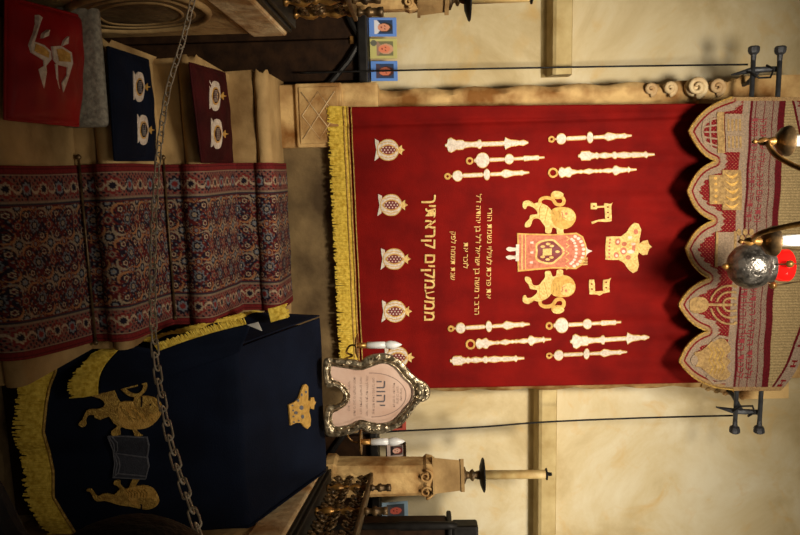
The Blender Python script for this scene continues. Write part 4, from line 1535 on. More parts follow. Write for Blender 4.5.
pom_flat(t, sf, 139, 87, 3); pom_flat(t, sf, 143, 130, 3)
zt_ = z2 + 0.004
t, sf = cushion('step_cushion', 'claret velvet step cushion with two silver pomegranates, uppermost of three', 'cushion',
                quad((191, 63), (203, 162), (234, 162), (226, 73), zt_ + 0.02), zt_, 0.045, M['claret'], group='velvet cushions on the steps')
pom_flat(t, sf, 215, 96, 4); pom_flat(t, sf, 217, 134, 4)
zt_ = z0 + 0.006
# grey pad leaning behind the red cushion
gp = thing('seat_pad', 'grey felt pad behind the red cushion on the lowest step', 'pad', (P(90, 60, Z=z0).x, y1 - 0.02, z0))
a = P(95, 2, Y=y1 - 0.05); b = P(95, 127, Y=y1 - 0.05)
MB().bbox(a.x, b.x, y1 - 0.058, y1 - 0.008, z0 + 0.012, P(101, 60, Y=y1 - 0.05).z, 0.02, seg=3).obj('pad', M['stone_grey'], gp, True)
t, sf = cushion('step_cushion', 'plump bright red satin cushion with flame-like gold letters, lowest of three', 'cushion',
                [tread_xy(5, -3, zt_ + .02), tread_xy(4, 119, zt_ + .02), tread_xy(80, 126, zt_ + .105), tread_xy(82, 16, zt_ + .105)], zt_, 0.075, M['satin'],
                group='velvet cushions on the steps', tilt=0.075)
z5 = lambda pts: keep(pts, [(x / 2.97, y / 2.97) for x, y in pts])
fl = [
    (z5([(112, 44), (124, 52), (118, 66), (104, 112), (100, 124), (128, 134), (148, 152), (150, 176), (134, 196), (136, 214), (128, 262), (118, 232), (112, 206), (128, 196), (128, 180), (92, 156), (88, 134), (98, 108), (112, 72)]), 1, .004),
    (z5([(154, 138), (178, 136), (210, 156), (214, 186), (206, 214), (198, 240), (186, 274), (182, 246), (196, 224), (198, 200), (168, 192), (158, 178)]), 1, .004),
    (z5([(162, 190), (168, 192), (170, 240), (182, 310), (172, 288), (164, 240)]), 1, .004),
    (z5([(146, 88), (142, 106), (124, 114), (132, 98)]), 1, .004), (z5([(202, 108), (200, 130), (184, 136), (190, 120)]), 1, .004),
    (z5([(102, 130), (126, 140), (142, 156), (140, 172), (98, 152)]), 0, .006), (z5([(164, 146), (180, 144), (204, 160), (206, 184), (172, 182)]), 0, .006)]
stitched_dense('flame_letter', t, sf, fl, CM, back=0.01)

# ================================================================== LECTERN
YLB, YLF = 3.30, 2.75
zLb = ZatY(322, 390, YLB)
xL0 = XatY(320, 318, YLB); xL1 = XatY(327, 469, YLB)
zLf = ZatY(240, 400, YLF)
lec = thing('wooden_lectern', 'dark wooden lectern standing under the navy velvet cover', 'lectern', ((xL0 + xL1) / 2, (YLB + YLF) / 2, -0.198))
g = 0.03
MB().bbox(xL0 + g, xL1 - g, YLF + g + 0.02, YLB - 0.02, -0.198, zLf - 0.05, 0.01).obj('body', M['wood'], lec)
mb = MB()
mb.hexa([(xL0 + g, YLF + g, zLf - 0.05), (xL1 - g, YLF + g, zLf - 0.05), (xL1 - g, YLB - 0.015, zLf - 0.05), (xL0 + g, YLB - 0.015, zLf - 0.05),
         (xL0 + g, YLF + g, zLf - 0.012), (xL1 - g, YLF + g, zLf - 0.012), (xL1 - g, YLB - 0.015, zLb - 0.012), (xL0 + g, YLB - 0.015, zLb - 0.012)])
mb.obj('desk_top', M['wood'], lec)

cov = thing('lectern_cover', 'navy velvet lectern cover with yellow fringe, gold lions, book and crown', 'cloth', ((xL0 + xL1) / 2, (YLB + YLF) / 2, zLf))


# front/top sheet : parametric grid, s down from back edge
def hem_px(py):
    ks = [(345, 56), (370, 52), (385, 46), (400, 43), (430, 40), (450, 46), (470, 50), (495, 50), (515, 62), (540, 78), (600, 90)]
    for (a, va), (b, vb) in zip(ks[:-1], ks[1:]):
        if a <= py <= b: return va + (vb - va) * (py - a) / (b - a)
    return ks[0][1] if py < 345 else ks[-1][1]


def sheet_point(a, s):
    """a: 0..1 across (left-right), s: 0..1 slope, 1..2 front drop"""
    x = xL0 + (xL1 - xL0) * a
    if s <= 1:
        y = YLB + (YLF - YLB) * s; z = zLb + (zLf - zLb) * s
        z += -0.006 * math.sin(math.pi * s) + 0.003 * math.sin(a * 9 + s * 5)
        return Vector((x, y, z + 0.004))
    t = s - 1
    yb = YLF - 0.012 - 0.05 * t - (0.016 * math.sin(a * 17 + 1.0) + 0.010 * math.sin(a * 31)) * t
    xx = x + (a - 0.5) * 0.08 * t
    pxl, pyl = to_px((xx, yb, 0.6))
    zb = P(hem_px(pyl) + 1, pyl, Y=yb).z
    r = min(1.0, t / 0.06)
    return Vector((xx, YLF - (YLF - yb) * (r ** 0.5), zLf + (zb - zLf) * t))


NA, NSn = 90, 120
vs_, fs_ = [], []
for i in range(NA + 1):
    for j in range(NSn + 1):
        vs_.append(sheet_point(i / NA, 2 * j / NSn))
for i in range(NA):
    for j in range(NSn):
        a = i * (NSn + 1) + j
        fs_.append((a, a + 1, a + NSn + 2, a + NSn + 1))
cs = mesh('cover_sheet', vs_, fs_, M['navy'], cov, True, fixn=False)
md = cs.modifiers.new('thickness', 'SOLIDIFY'); md.thickness = 0.006; md.offset = -1


# right side drop
def side_sheet(xs, sgn, hb, hf, name, lean=0.02):
    v_, f_ = [], []
    n, m = 30, 30
    for i in range(n + 1):
        y = YLB + (YLF - YLB) * i / n
        zt_ = zLb + (zLf - zLb) * i / n + 0.004
        hz = hb + (hf - hb) * i / n
        for j in range(m + 1):
            t = j / m
            v_.append((xs + sgn * (0.012 + lean * t + 0.01 * t * math.sin(i * 0.55)), y, zt_ + (hz - zt_) * t))
    for i in range(n):
        for j in range(m):
            a = i * (m + 1) + j
            f_.append((a, a + 1, a + m + 2, a + m + 1))
    o = mesh(name, v_, f_, M['navy'], cov, True)
    md = o.modifiers.new('thickness', 'SOLIDIFY'); md.thickness = 0.005; md.offset = 0
    return o


zsb = ZatY(262, 314, YLB - 0.02); zsf = ZatY(150, 351, YLF)
side_sheet(xL0, -1, zsb, zsf, 'side_drop')
side_sheet(xL1, 1, zsb, zsf, 'side_drop')
# fringe along left side hem
fringe_between('side_fringe', cov, lambda t: Vector((xL0 - 0.034, YLB + (YLF - YLB) * t, zsb + (zsf - zsb) * t)), lambda t: Vector((-0.012, 0.0, -0.045)), M['fringe'], 130, 0.003)
fringe_between('side_fringe', cov, lambda t: Vector((xL1 + 0.034, YLB + (YLF - YLB) * t, zsb + (zsf - zsb) * t)), lambda t: Vector((0.012, 0.0, -0.045)), M['fringe'], 130, 0.003)
# front hem fringe
fringe_between('front_fringe', cov, lambda t: sheet_point(t, 2.0) + Vector((0, -0.003, 0.006)), lambda t: Vector((-0.006, -0.008, -0.105)), M['fringe'], 420, 0.0042, 0.18)
MB().tube([sheet_point(k / 90, 1.985) + Vector((0, -0.006, 0)) for k in range(91)], 0.006, 6).obj('front_braid', M['goldd'], cov, True)

# folded-over flap at the left front corner, hanging in front of the sheet
YFL = YLF - 0.105
flap = [(236, 352), (262, 328), (244, 322), (200, 334), (160, 349), (122, 340), (104, 350), (88, 366), (80, 382), (82, 396), (100, 393), (140, 384), (175, 374), (205, 364)]
def FS(px, py, h=0.0):
    d_ = 0.0
    yy = YFL + 0.085 * max(0, min(1, (px - 90) / 150)) + 0.006 * math.sin(py * .3 + px * .05)
    return P(px, py, Y=yy - h)


mb = MB()
G = 26
fl_in = [(250, 326), (235, 326), (200, 334), (160, 349), (125, 343)]
fl_out = [(240, 352), (205, 364), (175, 374), (140, 384), (98, 394)]
sA = spline(fl_in, 8, False); sB = spline(fl_out, 8, False)
v_, f_ = [], []
for k in range(len(sA)):
    for j in range(13):
        t_ = j / 12
        bulge = math.sin(math.pi * t_) * (-9 if k > 22 else 0) * (k - 22) / 10 if k > 22 else 0
        v_.append(FS(sA[k][0] * (1 - t_) + sB[k][0] * t_ + bulge, sA[k][1] * (1 - t_) + sB[k][1] * t_))
for k in range(len(sA) - 1):
    for j in range(12):
        a = k * 13 + j
        f_.append((a, a + 1, a + 14, a + 13))
o = mesh('folded_flap', v_, f_, M['navy'], cov, True)
md = o.modifiers.new('thickness', 'SOLIDIFY'); md.thickness = 0.008; md.offset = 0


def flap_edge(t):
    k = len(sA) - 1
    x = 125 * (1 - t) + 98 * t - 9 * math.sin(math.pi * t); y = 343 * (1 - t) + 394 * t
    return FS(x, y, 0.006)


fringe_between('flap_fringe', cov, flap_edge, lambda t: FS(66, 372) - FS(93, 364 + 5 * t), M['fringe'], 110, 0.0036, 0.15)
# thin hem fringe visible along the flap's upper edge
fringe_between('flap_fringe', cov, lambda t: FS(158 + (246 - 158) * t, 351 - 27 * t - 2 * math.sin(math.pi * t), 0.004), lambda t: FS(196, 341) - FS(200, 347), M['fringe'], 110, 0.003, 0.2)
# white lining corners
for tri in ([(247, 325), (262, 331), (258, 322)], [(52, 347), (66, 357), (63, 347)]):
    pts = [P(x, y, Y=YLF - 0.02) for x, y in tri]
    MB().extrude(pts, (0, 0.004, 0)).obj('lining_corner', M['lining'], cov)
fringe_between('corner_fringe', cov, lambda t: P(268 + t * 3, 309 + 13 * t, Y=YLB - 0.2), lambda t: P(262, 316, Y=YLB - 0.2) - P(281, 316, Y=YLB - 0.2) if False else P(281, 313, Y=YLB - 0.2) - P(264, 318, Y=YLB - 0.2), M['fringe'], 50, 0.003, 0.15)


# embroidery on cover
def LS(px, py, h=0.0):
    """front drop surface"""
    p = P(px, py, Y=YLF - 0.045)
    # find matching sheet depth
    for _ in range(4):
        t = min(max((zLf - p.z) / (zLf - 0.16), 0.0), 1.0)
        a = (p.x - xL0) / (xL1 - xL0)
        yb = YLF - 0.012 - 0.05 * t - (0.016 * math.sin(a * 17 + 1.0) + 0.010 * math.sin(a * 31)) * t
        r = min(1.0, t / 0.06)
        y = YLF - (YLF - yb) * (r ** 0.5)
        p = P(px, py, Y=y)
    p.y -= h + 0.004
    return p


def LT_(px, py, h=0.0):
    n = Vector((0, YLB - YLF, zLb - zLf)).normalized()
    nrm = Vector((1, 0, 0)).cross(n)
    if nrm.z < 0: nrm = -nrm
    p0 = Vector((xL0, YLB, zLb + 0.006))
    d = ray(px, py)
    t = (p0 - EYE).dot(nrm) / d.dot(nrm)
    return EYE + d * t + nrm * (h + 0.003)


zA = lambda pts: keep(pts, [(75 + x / 7.64, 370 + y / 7.64) for x, y in pts])
zB = lambda pts: keep(pts, [(75 + x / 6.6, 430 + y / 6.6) for x, y in pts])
GM = [M['goldd'], M['gold'], M['greyt'], M['navy'], M['grey_dk']]
lion = [(130, 160), (200, 140), (285, 138), (315, 180), (345, 240), (420, 240), (450, 235), (460, 205), (510, 195), (560, 195), (640, 230), (668, 280), (655, 340), (600, 410), (540, 440), (470, 450), (500, 485), (520, 498), (462, 498), (445, 450), (370, 430), (345, 450), (350, 490), (290, 498), (285, 460), (330, 425), (300, 400), (265, 350), (200, 375), (155, 355), (155, 340), (110, 340), (85, 380), (90, 410), (70, 432), (35, 418), (40, 395), (65, 370), (95, 305), (130, 295), (200, 290), (235, 255), (200, 215), (135, 195)]
lay = [(zA(spline(lion, 2)), 0, .004),
       (zA(spline([(345, 245), (450, 235), (462, 205), (520, 195), (600, 205), (655, 250), (668, 300), (640, 370), (570, 430), (470, 448), (370, 430), (340, 350)], 3)), 1, .0055),
       (zA(spline([(470, 215), (520, 200), (600, 205), (640, 250), (640, 310), (570, 330), (490, 310), (465, 260)], 3)), 0, .0075),
       (zA(ribbon2d([(516, 195), (520, 240), (514, 275)], 5)), 3, .009), (zA(ellipse(585, 258, 7, 7, 8)), 3, .009),
       (zA(ribbon2d(spline([(365, 135), (420, 180), (480, 190), (525, 160), (540, 110), (520, 95)], 4, False), 13)), 0, .004),
       (zA(ribbon2d([(365, 132), (420, 128), (480, 112)], 8)), 0, .004)]
for q in range(9):
    lay.append((zA(ribbon2d([(360 + q * 24, 270 + (q % 3) * 20), (390 + q * 24, 320 + (q % 3) * 16), (430 + q * 22, 370 + (q % 2) * 18)], 3)), 0, .0085))
stitched_dense('lion', cov, LS, lay, GM, back=0.004)
lion2 = [(85, 385), (110, 385), (125, 405), (150, 435), (180, 420), (215, 415), (260, 425), (290, 395), (300, 385), (285, 365), (262, 355), (265, 330), (300, 330), (300, 355), (330, 385), (360, 375), (385, 320), (430, 320), (400, 370), (450, 362), (510, 380), (545, 430), (555, 475), (520, 510), (470, 520), (420, 510), (370, 500), (300, 490), (250, 475), (200, 462), (150, 465), (125, 440), (108, 405), (85, 400)]
lay = [(zB(spline(lion2, 2)), 0, .004), (zB(spline([(330, 390), (400, 368), (460, 362), (515, 382), (548, 430), (556, 475), (520, 508), (440, 505), (380, 480), (350, 430)], 3)), 1, .0055),
       (zB(spline([(420, 450), (470, 440), (530, 450), (545, 480), (510, 510), (450, 512)], 3)), 0, .0075), (zB(ribbon2d([(445, 515), (448, 490), (440, 480)], 4)), 3, .009)]
for q in range(7):
    lay.append((zB(ribbon2d([(345 + q * 20, 385 + (q % 2) * 8), (365 + q * 20, 410), (360 + q * 20, 440)], 2)), 0, .0085))
stitched_dense('lion', cov, LS, lay, GM, back=0.004)
# open book
lay = [(zB([(220, 38), (300, 36), (478, 45), (490, 100), (480, 175), (490, 235), (470, 320), (255, 308), (268, 220), (258, 130)]), 4, .003)]
for ln in ([(220, 38), (300, 36), (478, 45), (490, 100), (480, 175), (490, 235), (470, 318), (255, 308), (268, 220), (258, 130), (224, 44)], [(262, 148), (300, 152), (400, 166), (480, 176)],
           [(250, 40), (284, 80), (286, 130), (272, 148), (294, 185), (302, 230), (292, 275), (262, 305)], [(288, 282), (380, 290), (474, 300)], [(232, 44), (262, 90), (266, 140)], [(268, 160), (284, 220), (270, 290)]):
    lay.append((zB(ribbon2d(ln, 3.2)), 2, .006))
stitched_dense('open_book', cov, LS, lay, GM, back=0.004)
zC = lambda pts: keep(pts, [(280 + x / 8.92, 375 + y / 8.92) for x, y in pts])
lay = [(zC([(70, 265), (125, 240), (160, 205), (185, 130), (200, 90), (222, 80), (242, 100), (242, 225), (262, 232), (270, 200), (292, 198), (300, 230), (312, 240), (298, 268), (292, 305), (268, 300), (256, 275), (252, 330), (266, 390), (262, 450), (235, 480), (205, 460), (180, 425), (130, 425), (85, 448)]), 1, .004)]
for (x, y, rx, ry) in [(180, 290, 18, 20), (130, 335, 16, 14), (190, 370, 14, 18), (150, 225, 10, 14), (220, 150, 10, 12), (182, 175, 7, 14), (100, 270, 8, 8), (105, 315, 8, 8), (108, 368, 8, 8), (112, 418, 8, 8), (155, 405, 8, 8)]:
    lay.append((zC(ellipse(x, y, rx, ry, 12)), 2, .0055))
stitched_dense('crown', cov, LT_, lay, GM, back=0.004)

# ================================================================== SILVER FRAME + ELECTRIC CANDLES
YF = YLB - 0.06
frm = thing('silver_frame', 'ornate scalloped silver frame around a Hebrew plaque on the lectern', 'frame', (XatY(327, 396, YF), YF, zLb))
zz = lambda pts: keep(pts, [(300 + x / 4.113, 330 + y / 4.113) for x, y in pts])
outer = [(100, 122), (160, 120), (215, 122), (250, 130), (275, 108), (330, 97), (375, 104), (420, 130), (450, 170), (488, 202), (522, 222), (538, 255), (522, 288), (485, 302), (455, 348), (422, 388), (380, 412), (330, 427), (280, 422), (245, 405), (205, 430), (108, 432), (106, 318), (140, 312), (168, 300), (180, 272), (165, 245), (140, 232), (104, 232)]
inner = [(128, 148), (165, 150), (215, 158), (255, 162), (300, 146), (340, 134), (375, 140), (405, 162), (430, 195), (458, 222), (470, 255), (462, 290), (435, 322), (410, 352), (380, 376), (335, 386), (290, 380), (250, 372), (205, 392), (140, 398), (132, 345), (158, 328), (190, 305), (204, 272), (190, 240), (160, 215), (130, 200)]
def QS(px, py, h=0.0): return P(px, py, Y=YF - h)
No = 5
def resample(pts, n):
    L_ = [0]
    pp = pts + [pts[0]]
    for a, b in zip(pp[:-1], pp[1:]): L_.append(L_[-1] + math.hypot(b[0] - a[0], b[1] - a[1]))
    out = []
    for k in range(n):
        s = L_[-1] * k / n
        i = max(j for j in range(len(L_) - 1) if L_[j] <= s)
        t = (s - L_[i]) / (L_[i + 1] - L_[i] + 1e-9)
        out.append((pp[i][0] + (pp[i + 1][0] - pp[i][0]) * t, pp[i][1] + (pp[i + 1][1] - pp[i][1]) * t))
    return out
SO = []; SI = []
so_ = zz(spline(outer, 8)); si_ = zz(spline(inner, 8))
# pair vertices by control index proportionally
KN = 27 * 8
oo = resample(so_, 240)
mb = MB()
rings = []
ia = np.array(si_)
for (x, y) in oo:
    d = np.hypot(ia[:, 0] - x, ia[:, 1] - y); j = int(d.argmin()); rings.append(((x, y), tuple(ia[j])))
prof = [(0.0, -0.02), (0.0, 0.008), (0.14, 0.020), (0.30, 0.013), (0.5, 0.024), (0.7, 0.014), (0.85, 0.008), (1.0, 0.006), (1.0, -0.004)]
v_, f_ = [], []
mP = len(prof)
for k, ((xo, yo), (xi, yi)) in enumerate(rings):
    for q, (s, h) in enumerate(prof):
        orn = 0.0018 * math.sin(k * 0.9) * math.sin(math.pi * s) + 0.001 * math.sin(k * 2.3 + q)
        v_.append(QS(xo + (xi - xo) * s, yo + (yi - yo) * s, h + (orn if 0 < q < mP - 2 else 0)))
n_ = len(rings)
for k in range(n_):
    for q in range(mP - 1):
        a = k * mP + q; b = ((k + 1) % n_) * mP + q
        f_.append((a, b, b + 1, a + 1))
mesh('moulding', v_, f_, M['silver'], frm, True)
stitched_dense('plaque', frm, QS, [(zz(spline([(x * 0.985 + 4, y * 0.97 + 8) for x, y in inner], 4)) , 0, 0.003)], [M['paper']], back=0.012)
MB().extrude([QS(x, y, -0.012) for x, y in [(275 + 0, 0)] and so_[::6]], (0, 0.012, 0)).obj('backing', M['silver_dark'], frm)
# crest, side cartouches
mb = MB()
for (x, y, r) in [(500, 228, 13), (516, 245, 14), (520, 262, 14), (504, 285, 13), (490, 256, 18), (520, 255, 10), (478, 240, 9), (478, 272, 9),
                  (285, 122, 9), (298, 116, 9), (312, 112, 9), (326, 110, 8), (272, 132, 7), (288, 404, 9), (302, 407, 9), (316, 406, 9), (330, 402, 8), (274, 398, 7),
                  (186, 262, 8), (192, 272, 9), (186, 283, 8), (400, 130, 7), (432, 165, 7), (440, 345, 7), (410, 380, 7), (180, 140, 7), (200, 412, 7)]:
    c = QS(300 + x / 4.113, 330 + y / 4.113, 0.006)
    rr = r / 4.113 * 0.0038
    MB().lathe(c, (0, -1, 0), [(0, rr), (0.006, rr * 1.0), (0.012, rr * .8), (0.016, rr * .45), (0.018, .0005)], 10).obj('ornament', M['silver'], frm, True)
mb = MB()
MB().tube([QS(x, y, 0.016) for x, y in si_], 0.0035, 6, closed=True).obj('inner_bead', M['silver'], frm, True)


def ZS(px, py, h=0.0): return QS(px, py, h + 0.0025)


text_on('inscription_word', frm, ZS, 'יהוה', 381, 381, 406, 8.5, M['ink_dark'], 0.003)
for (x, a, b, body) in [(401, 388, 401, 'קדוש ישראל'), (397.5, 386, 404, 'שלום רב לאהבי'), (394, 383, 407, 'דע לפני מי אתה עומד'), (373.5, 378, 414, 'שויתי לנגדי תמיד כי מימיני בל אמוט'),
                        (367, 376, 416, 'אשרי יושבי ביתך עוד יהללוך סלה'), (361, 377, 414, 'רננו צדיקים לישרים נאוה'), (354.5, 377, 416, 'הודו כי טוב כי לעולם חסדו'), (349, 381, 411, 'טוב להודות ולזמר')]:
    text_on('inscription_word', frm, ZS, body, x, a, b, 2.0, M['ink'], 0.0015)
arc = [(372 + 34 * math.cos(a), 395 + 22 * math.sin(a)) for a in [math.radians(q) for q in range(-95, 96, 6)]]
stitched_dense('arch_line', frm, ZS, [(ribbon2d(arc, 0.35), 0, .0015)], [M['ink']])


def electric_candle(pc, plate_px, py, tip_px, top_cyl, plate_hw, Y, lab):
    sc_ = abs(XatY(380, py + 10, Y) - XatY(380, py, Y)) / 10
    c = P(plate_px, py, Y=Y)
    t = thing('electric_candle', lab, 'lamp', (c.x, Y, c.z))
    H = lambda px: ZatY(px, py, Y) - c.z
    MB().lathe(c, (0, 0, 1), [(-.004, .008), (-.002, plate_hw * sc_ * .7), (.006, plate_hw * sc_), (.009, plate_hw * sc_), (.004, plate_hw * sc_ * .6), (.004, .01)], 24).obj('drip_pan', M['brass'], t, True)
    MB().lathe(c, (0, 0, 1), [(0, .012), (H(plate_px + 3), .014), (H(plate_px + 11), .014), (H(plate_px + 11), .01)], 16).obj('socket', M['brass'], t, True)
    MB().lathe(c, (0, 0, 1), [(H(plate_px + 11), .014), (H(plate_px + 11) + .001, .0175), (H(top_cyl), .0175), (H(top_cyl) + .002, .014)], 20).obj('sleeve', M['bulb'], t, True)
    h0, h1 = H(top_cyl), H(tip_px)
    L_ = h1 - h0
    MB().lathe(c, (0, 0, 1), [(h0, .012), (h0 + L_ * .12, .019), (h0 + L_ * .35, .0215), (h0 + L_ * .6, .018), (h0 + L_ * .85, .009), (h1, .001)], 20).obj('bulb', M['bulb'], t, True)
    return t, c


t, c = electric_candle(None, 356, 345.5, 402, 385, 12, YF + 0.07, 'white electric candle on the left of the silver frame')
e = P(330, 352, Y=YF + 0.07)
MB().tube(spline([tuple(c + Vector((0, 0, 0))), tuple(c + Vector((0, 0, -0.03))), tuple(c + Vector((0.035, 0, -0.05))), tuple(c + Vector((0.05, 0, -0.02))), tuple(c + Vector((0.065, 0, -0.05))), tuple(c + Vector((0.085, -0.01, -0.10)))], 6, False), 0.005, 8).obj('arm', M['brass'], t, True)
t, c = electric_candle(None, 360, 442, 405, 388, 12, YF + 0.07, 'white electric candle on the right of the silver frame')
MB().tube(spline([tuple(c), tuple(c + Vector((0, 0, -0.03))), tuple(c + Vector((-0.03, 0, -0.06))), tuple(c + Vector((-0.06, 0, -0.05))), tuple(c + Vector((-0.065, 0, -0.02))), tuple(c + Vector((-0.09, -0.01, -0.10)))], 6, False), 0.005, 8).obj('arm', M['brass'], t, True)

# ================================================================== HANGING LAMP AND CHANDELIER
YL = 3.2
c = P(750, 266, Y=YL)
lamp = thing('hanging_lamp', 'dark silver eternal lamp bowl hanging before the valance', 'lamp', (c.x, YL, c.z - .09))
k = abs(XatY(750, 276, YL) - XatY(750, 266, YL)) / 10
R = 22.5 * k
MB().lathe(c, (0, 0, 1), [(-R * .93, .004), (-R * .9, R * .28), (-R * .75, R * .62), (-R * .5, R * .86), (-R * .2, R * .98), (R * .1, R), (R * .45, R * .9), (R * .7, R * .7), (R * .85, R * .75), (R * .9, R * .55)], 36).obj('bowl', M['silver_dark'], lamp, True)
MB().lathe(c + Vector((0, 0, -R * .93)), (0, 0, -1), [(0, .010), (.006, .014), (.014, .016), (.022, .011), (.03, .004)], 14).obj('bottom_knob', M['brass'], lamp, True)
g_ = P(777, 265.5, Y=YL + .05)
rg = P(795, 265.5, Y=YL)
MB().lathe(c + Vector((0, 0.0, R * .8)), (0, 0, 1), [(0, R * .4), (.01, R * .52), (.05, R * .70), (.085, R * .72), (.09, R * .68)], 24).obj('red_glass', M['redglass'], lamp, True)
for an in (0.3, 2.4, 4.5):
    a = c + Vector((math.cos(an) * R * .8, math.sin(an) * R * .8, R * .75))
    MB().tube([a, a + Vector((math.cos(an) * .02, math.sin(an) * .02, .06)), Vector((c.x, c.y, c.z + .75))], .0035, 6).obj('suspension_wire', M['brass_dark'], lamp, True)
    MB().lathe(a + Vector((math.cos(an) * .02, math.sin(an) * .02, .03)), (0, 0, 1), [(0, .004), (.008, .015), (.018, .018), (.028, .015), (.036, .004)], 12).obj('bead', M['brass'], lamp, True)

# brass chandelier: hub above the frame, two of its arms reach into view
YH = 2.05
c1 = P(783, 141, D=2.0); c2 = P(769, 241, D=2.0)
hub = (c1 + c2) / 2 + Vector((0.02, -0.32, 0.10))
ch = thing('brass_chandelier', 'brass candle chandelier whose arms reach into view in front of the valance', 'chandelier', hub)
MB().lathe(hub, (0, 0, 1), [(-.12, .004), (-.10, .03), (-.06, .06), (-.02, .07), (.02, .05), (.05, .02), (.12, .018), (.16, .04), (.2, .02), (.8, .012)], 24).obj('hub', M['brass'], ch, True)
rad = (c2 - hub); rad.z = 0
RR = rad.length
arms = [c1, c2]
for c in arms:
    d = c - hub
    d.z = 0
    u = d.normalized()
    pts = [hub + u * .05, hub + u * d.length * .35 + Vector((0, 0, -.07)), hub + u * d.length * .7 + Vector((0, 0, c.z - hub.z - .06)), c + Vector((0, 0, -.045)), c + Vector((0, 0, -.01))]
    arm = MB().tube(spline([tuple(p) for p in pts], 8, False), .008, 8).obj('arm', M['brass'], ch, True)
    MB().lathe(c + Vector((0, 0, -.09)), (0, 0, 1), [(0, .003), (.008, .008), (.016, .003), (.024, .011), (.036, .013), (.048, .007), (.06, .014), (.07, .01), (.08, .018)], 16).obj('drop_finial', M['brass'], ch, True)
    MB().lathe(c + Vector((0, 0, -.02)), (0, 0, 1), [(0, .006), (.004, .022), (.018, .040), (.034, .045), (.037, .045), (.028, .034), (.02, .016)], 28).obj('candle_cup', M['brass_dark'], ch, True)
    MB().lathe(c + Vector((0, 0, .01)), (0, 0, 1), [(0, .014), (.02, .014), (.022, .018), (.14, .017), (.145, .006)], 18).obj('candle', M['bulb'], ch, True)

# ================================================================== CHAIN
cha = P(196, -14, D=2.3); chb = P(206, 552, D=1.32)
chain = thing('barrier_chain', 'grey steel barrier chain sagging across the foreground', 'chain', (cha + chb) / 2)
keys = [(196, -14, 2.3), (183, 40, 2.22), (168, 90, 2.13), (159, 150, 2.02), (154, 220, 1.9), (152.5, 290, 1.77), (155, 350, 1.67), (162, 400, 1.58), (174, 455, 1.49), (190, 505, 1.40), (206, 552, 1.32)]
kp = spline([tuple(P(a, b, D=d)) for a, b, d in keys], 12, False)
kp = [Vector(p) for p in kp]
L_ = [0]
for a, b in zip(kp[:-1], kp[1:]): L_.append(L_[-1] + (b - a).length)
pitch = 0.042
s = 0.0; i = 0; cnt = 0
def at_s(s):
    j = max(q for q in range(len(L_) - 1) if L_[q] <= s + 1e-9)
    t = (s - L_[j]) / (L_[j + 1] - L_[j])
    return kp[j].lerp(kp[j + 1], min(t, 1)), (kp[j + 1] - kp[j]).normalized()
while s < L_[-1] - 0.001 and cnt < 99:
    p, d = at_s(s)
    side = d.cross(Vector((0, 0, 1))).normalized(); up = side.cross(d)
    w1 = (up * math.cos(.25) + side * math.sin(.25)) if cnt % 2 == 0 else (side * math.cos(.25) - up * math.sin(.25))
    pts = []
    hl, hw = 0.0175, 0.0095
    for q in range(20):
        a = 2 * math.pi * q / 20
        pts.append(p + d * (math.copysign(hl, math.cos(a)) + math.cos(a) * hw * .9 if abs(math.cos(a)) > .01 else 0) + w1 * (math.sin(a) * hw))
    MB().tube(pts, 0.0024, 6, closed=True).obj('chain_link', M['chain'], chain, True)
    s += pitch * .93; cnt += 1

# ================================================================== PERSON AT THE EDGE (dark head in front of the lectern)
hc = P(124, 592, D=0.85)
per = thing('person', 'person with black hair cut off by the frame edge in front of the lectern', 'person', (hc.x, hc.y, -0.3))
fwd = Vector((0.05, 1, 0)).normalized(); sd = Vector((1, -0.05, 0)).normalized()
fz = -0.3
hz = hc.z
H = hz + 0.12 - fz


def skin_fig(name, joints, edges, m, parent, sub=2):
    me = bpy.data.meshes.new(name)
    org = ORG[parent.name]
    me.from_pydata([tuple(Vector(j[0]) - org) for j in joints], edges, [])
    me.materials.append(m)
    o = bpy.data.objects.new(name, me)
    COL.objects.link(o); o.parent = parent; ORG[o.name] = org
    sk = o.modifiers.new('skin', 'SKIN')
    for i, j in enumerate(joints):
        r = j[1]
        me.skin_vertices[0].data[i].radius = r if isinstance(r, tuple) else (r, r)
        me.skin_vertices[0].data[i].use_root = (i == 0)
    sb = o.modifiers.new('sub', 'SUBSURF'); sb.levels = sub; sb.render_levels = sub
    me.update()
    return o


def W(x, y, z): return Vector((hc.x, hc.y, 0)) + sd * x + fwd * y + Vector((0, 0, fz + z))


S_ = H
j = [(W(0, 0, .52 * S_), (.12, .10)), (W(0, 0.01, .64 * S_), (.13, .09)), (W(0, 0, .78 * S_), (.14, .09)), (W(0, 0, .84 * S_), .06), (W(0, .01, .88 * S_), .05),
     (W(-.15, 0, .80 * S_), .055), (W(-.19, .0, .64 * S_), .045), (W(-.19, .06, .50 * S_), .033),
     (W(.15, 0, .80 * S_), .055), (W(.19, .0, .64 * S_), .045), (W(.19, .06, .50 * S_), .033),
     (W(-.08, 0, .46 * S_), .08), (W(-.09, .01, .27 * S_), .058), (W(-.09, 0, .05 * S_), .042),
     (W(.08, 0, .46 * S_), .08), (W(.09, .01, .27 * S_), .058), (W(.09, 0, .05 * S_), .042), (W(-.09, .12, .025 * S_), .035), (W(.09, .12, .025 * S_), .035)]
ed = [(0, 1), (1, 2), (2, 3), (3, 4), (2, 5), (5, 6), (6, 7), (2, 8), (8, 9), (9, 10), (0, 11), (11, 12), (12, 13), (0, 14), (14, 15), (15, 16), (13, 17), (16, 18)]
skin_fig('body', j, ed, M['jacket'], per)
mb = MB()
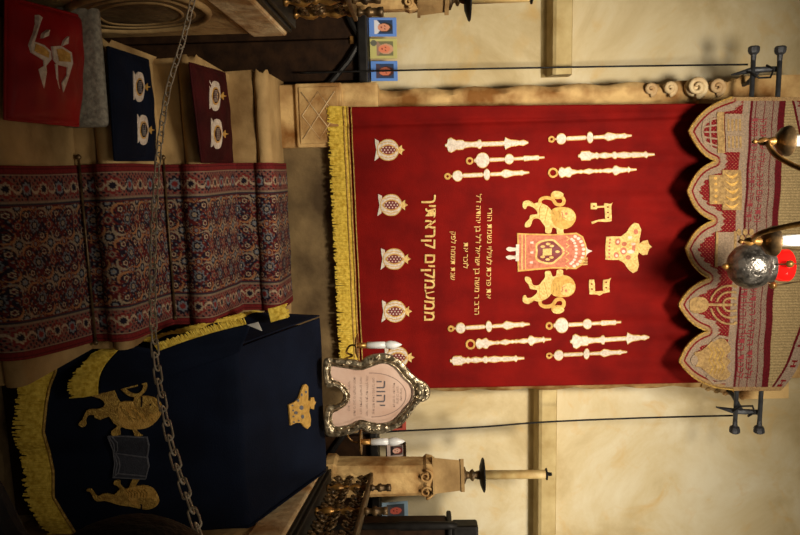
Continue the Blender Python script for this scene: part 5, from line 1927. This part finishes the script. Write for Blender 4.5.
# head
def egg(c, rx, ry, rz, n=20, m=16, f=None):
    v_, f_ = [], []
    for a in range(m + 1):
        th = math.pi * a / m
        for b in range(n):
            ph = 2 * math.pi * b / n
            d = Vector((math.sin(th) * math.cos(ph), math.sin(th) * math.sin(ph), math.cos(th)))
            k = f(d) if f else 1
            v_.append(c + sd * d.x * rx * k + fwd * d.y * ry * k + Vector((0, 0, d.z * rz * k)))
    for a in range(m):
        for b in range(n):
            f_.append((a * n + b, a * n + (b + 1) % n, (a + 1) * n + (b + 1) % n, (a + 1) * n + b))
    return v_, f_


hcen = Vector((hc.x, hc.y, hz))
v_, f_ = egg(hcen, .078, .095, .115, f=lambda d: 1 - .12 * max(0, -d.z) + .03 * max(0, d.y))
mb.add(v_, f_)
mb.lathe(hcen + fwd * .09 + Vector((0, 0, -.02)), fwd, [(-.01, .016), (.012, .010), (.018, .002)], 10)
for s_ in (-1, 1):
    e_, g2 = egg(hcen + sd * s_ * .08 + Vector((0, 0, -.01)), .01, .018, .03, 10, 8); mb.add(e_, g2)
head = mb.obj('head', M['skin'], per, True)
mb = MB()
for s_ in (-1, 1):
    e_, g2 = egg(hcen + sd * s_ * .03 + fwd * .088 + Vector((0, 0, .005)), .012, .006, .006, 10, 8); mb.add(e_, g2)
mb.obj('eye', M['bulb'], head, True)
v_, f_ = egg(hcen + Vector((0, 0, -.045)) + fwd * .09, .025, .008, .006, 12, 8)
mesh('mouth', v_, f_, M['claret'], head, True)
v_, f_ = egg(hcen + Vector((0, 0, .012)) - fwd * .016, .098, .100, .120, 28, 20, f=lambda d: 1.0 + .012 * math.sin(d.x * 40) - (.22 * max(0, d.y - .55) if d.z < .5 else 0))
mesh('hair', v_, f_, M['hair'], per, True)
# hands
for s_ in (-1, 1):
    base = W(s_ * .19, .065, .49 * S_)
    jj = [(base, .02), (base + Vector((0, .01, -.05)), (.03, .014))]
    ee = [(0, 1)]
    for q in range(4):
        o1 = base + sd * (-.022 + q * .0145) + Vector((0, .012, -.085)); o2 = o1 + Vector((0, .012, -.028)); o3 = o2 + Vector((0, .016, -.02))
        b_ = len(jj); jj += [(o1, .008), (o2, .0075), (o3, .006)]; ee += [(1, b_), (b_, b_ + 1), (b_ + 1, b_ + 2)]
    b_ = len(jj); t1 = base + sd * (-s_ * .03) + Vector((0, .02, -.045)); jj += [(t1, .009), (t1 + sd * (-s_ * .008) + Vector((0, .012, -.03)), .008)]
    ee += [(0, b_), (b_, b_ + 1)]
    skin_fig('hand', jj, ee, M['skin'], per)
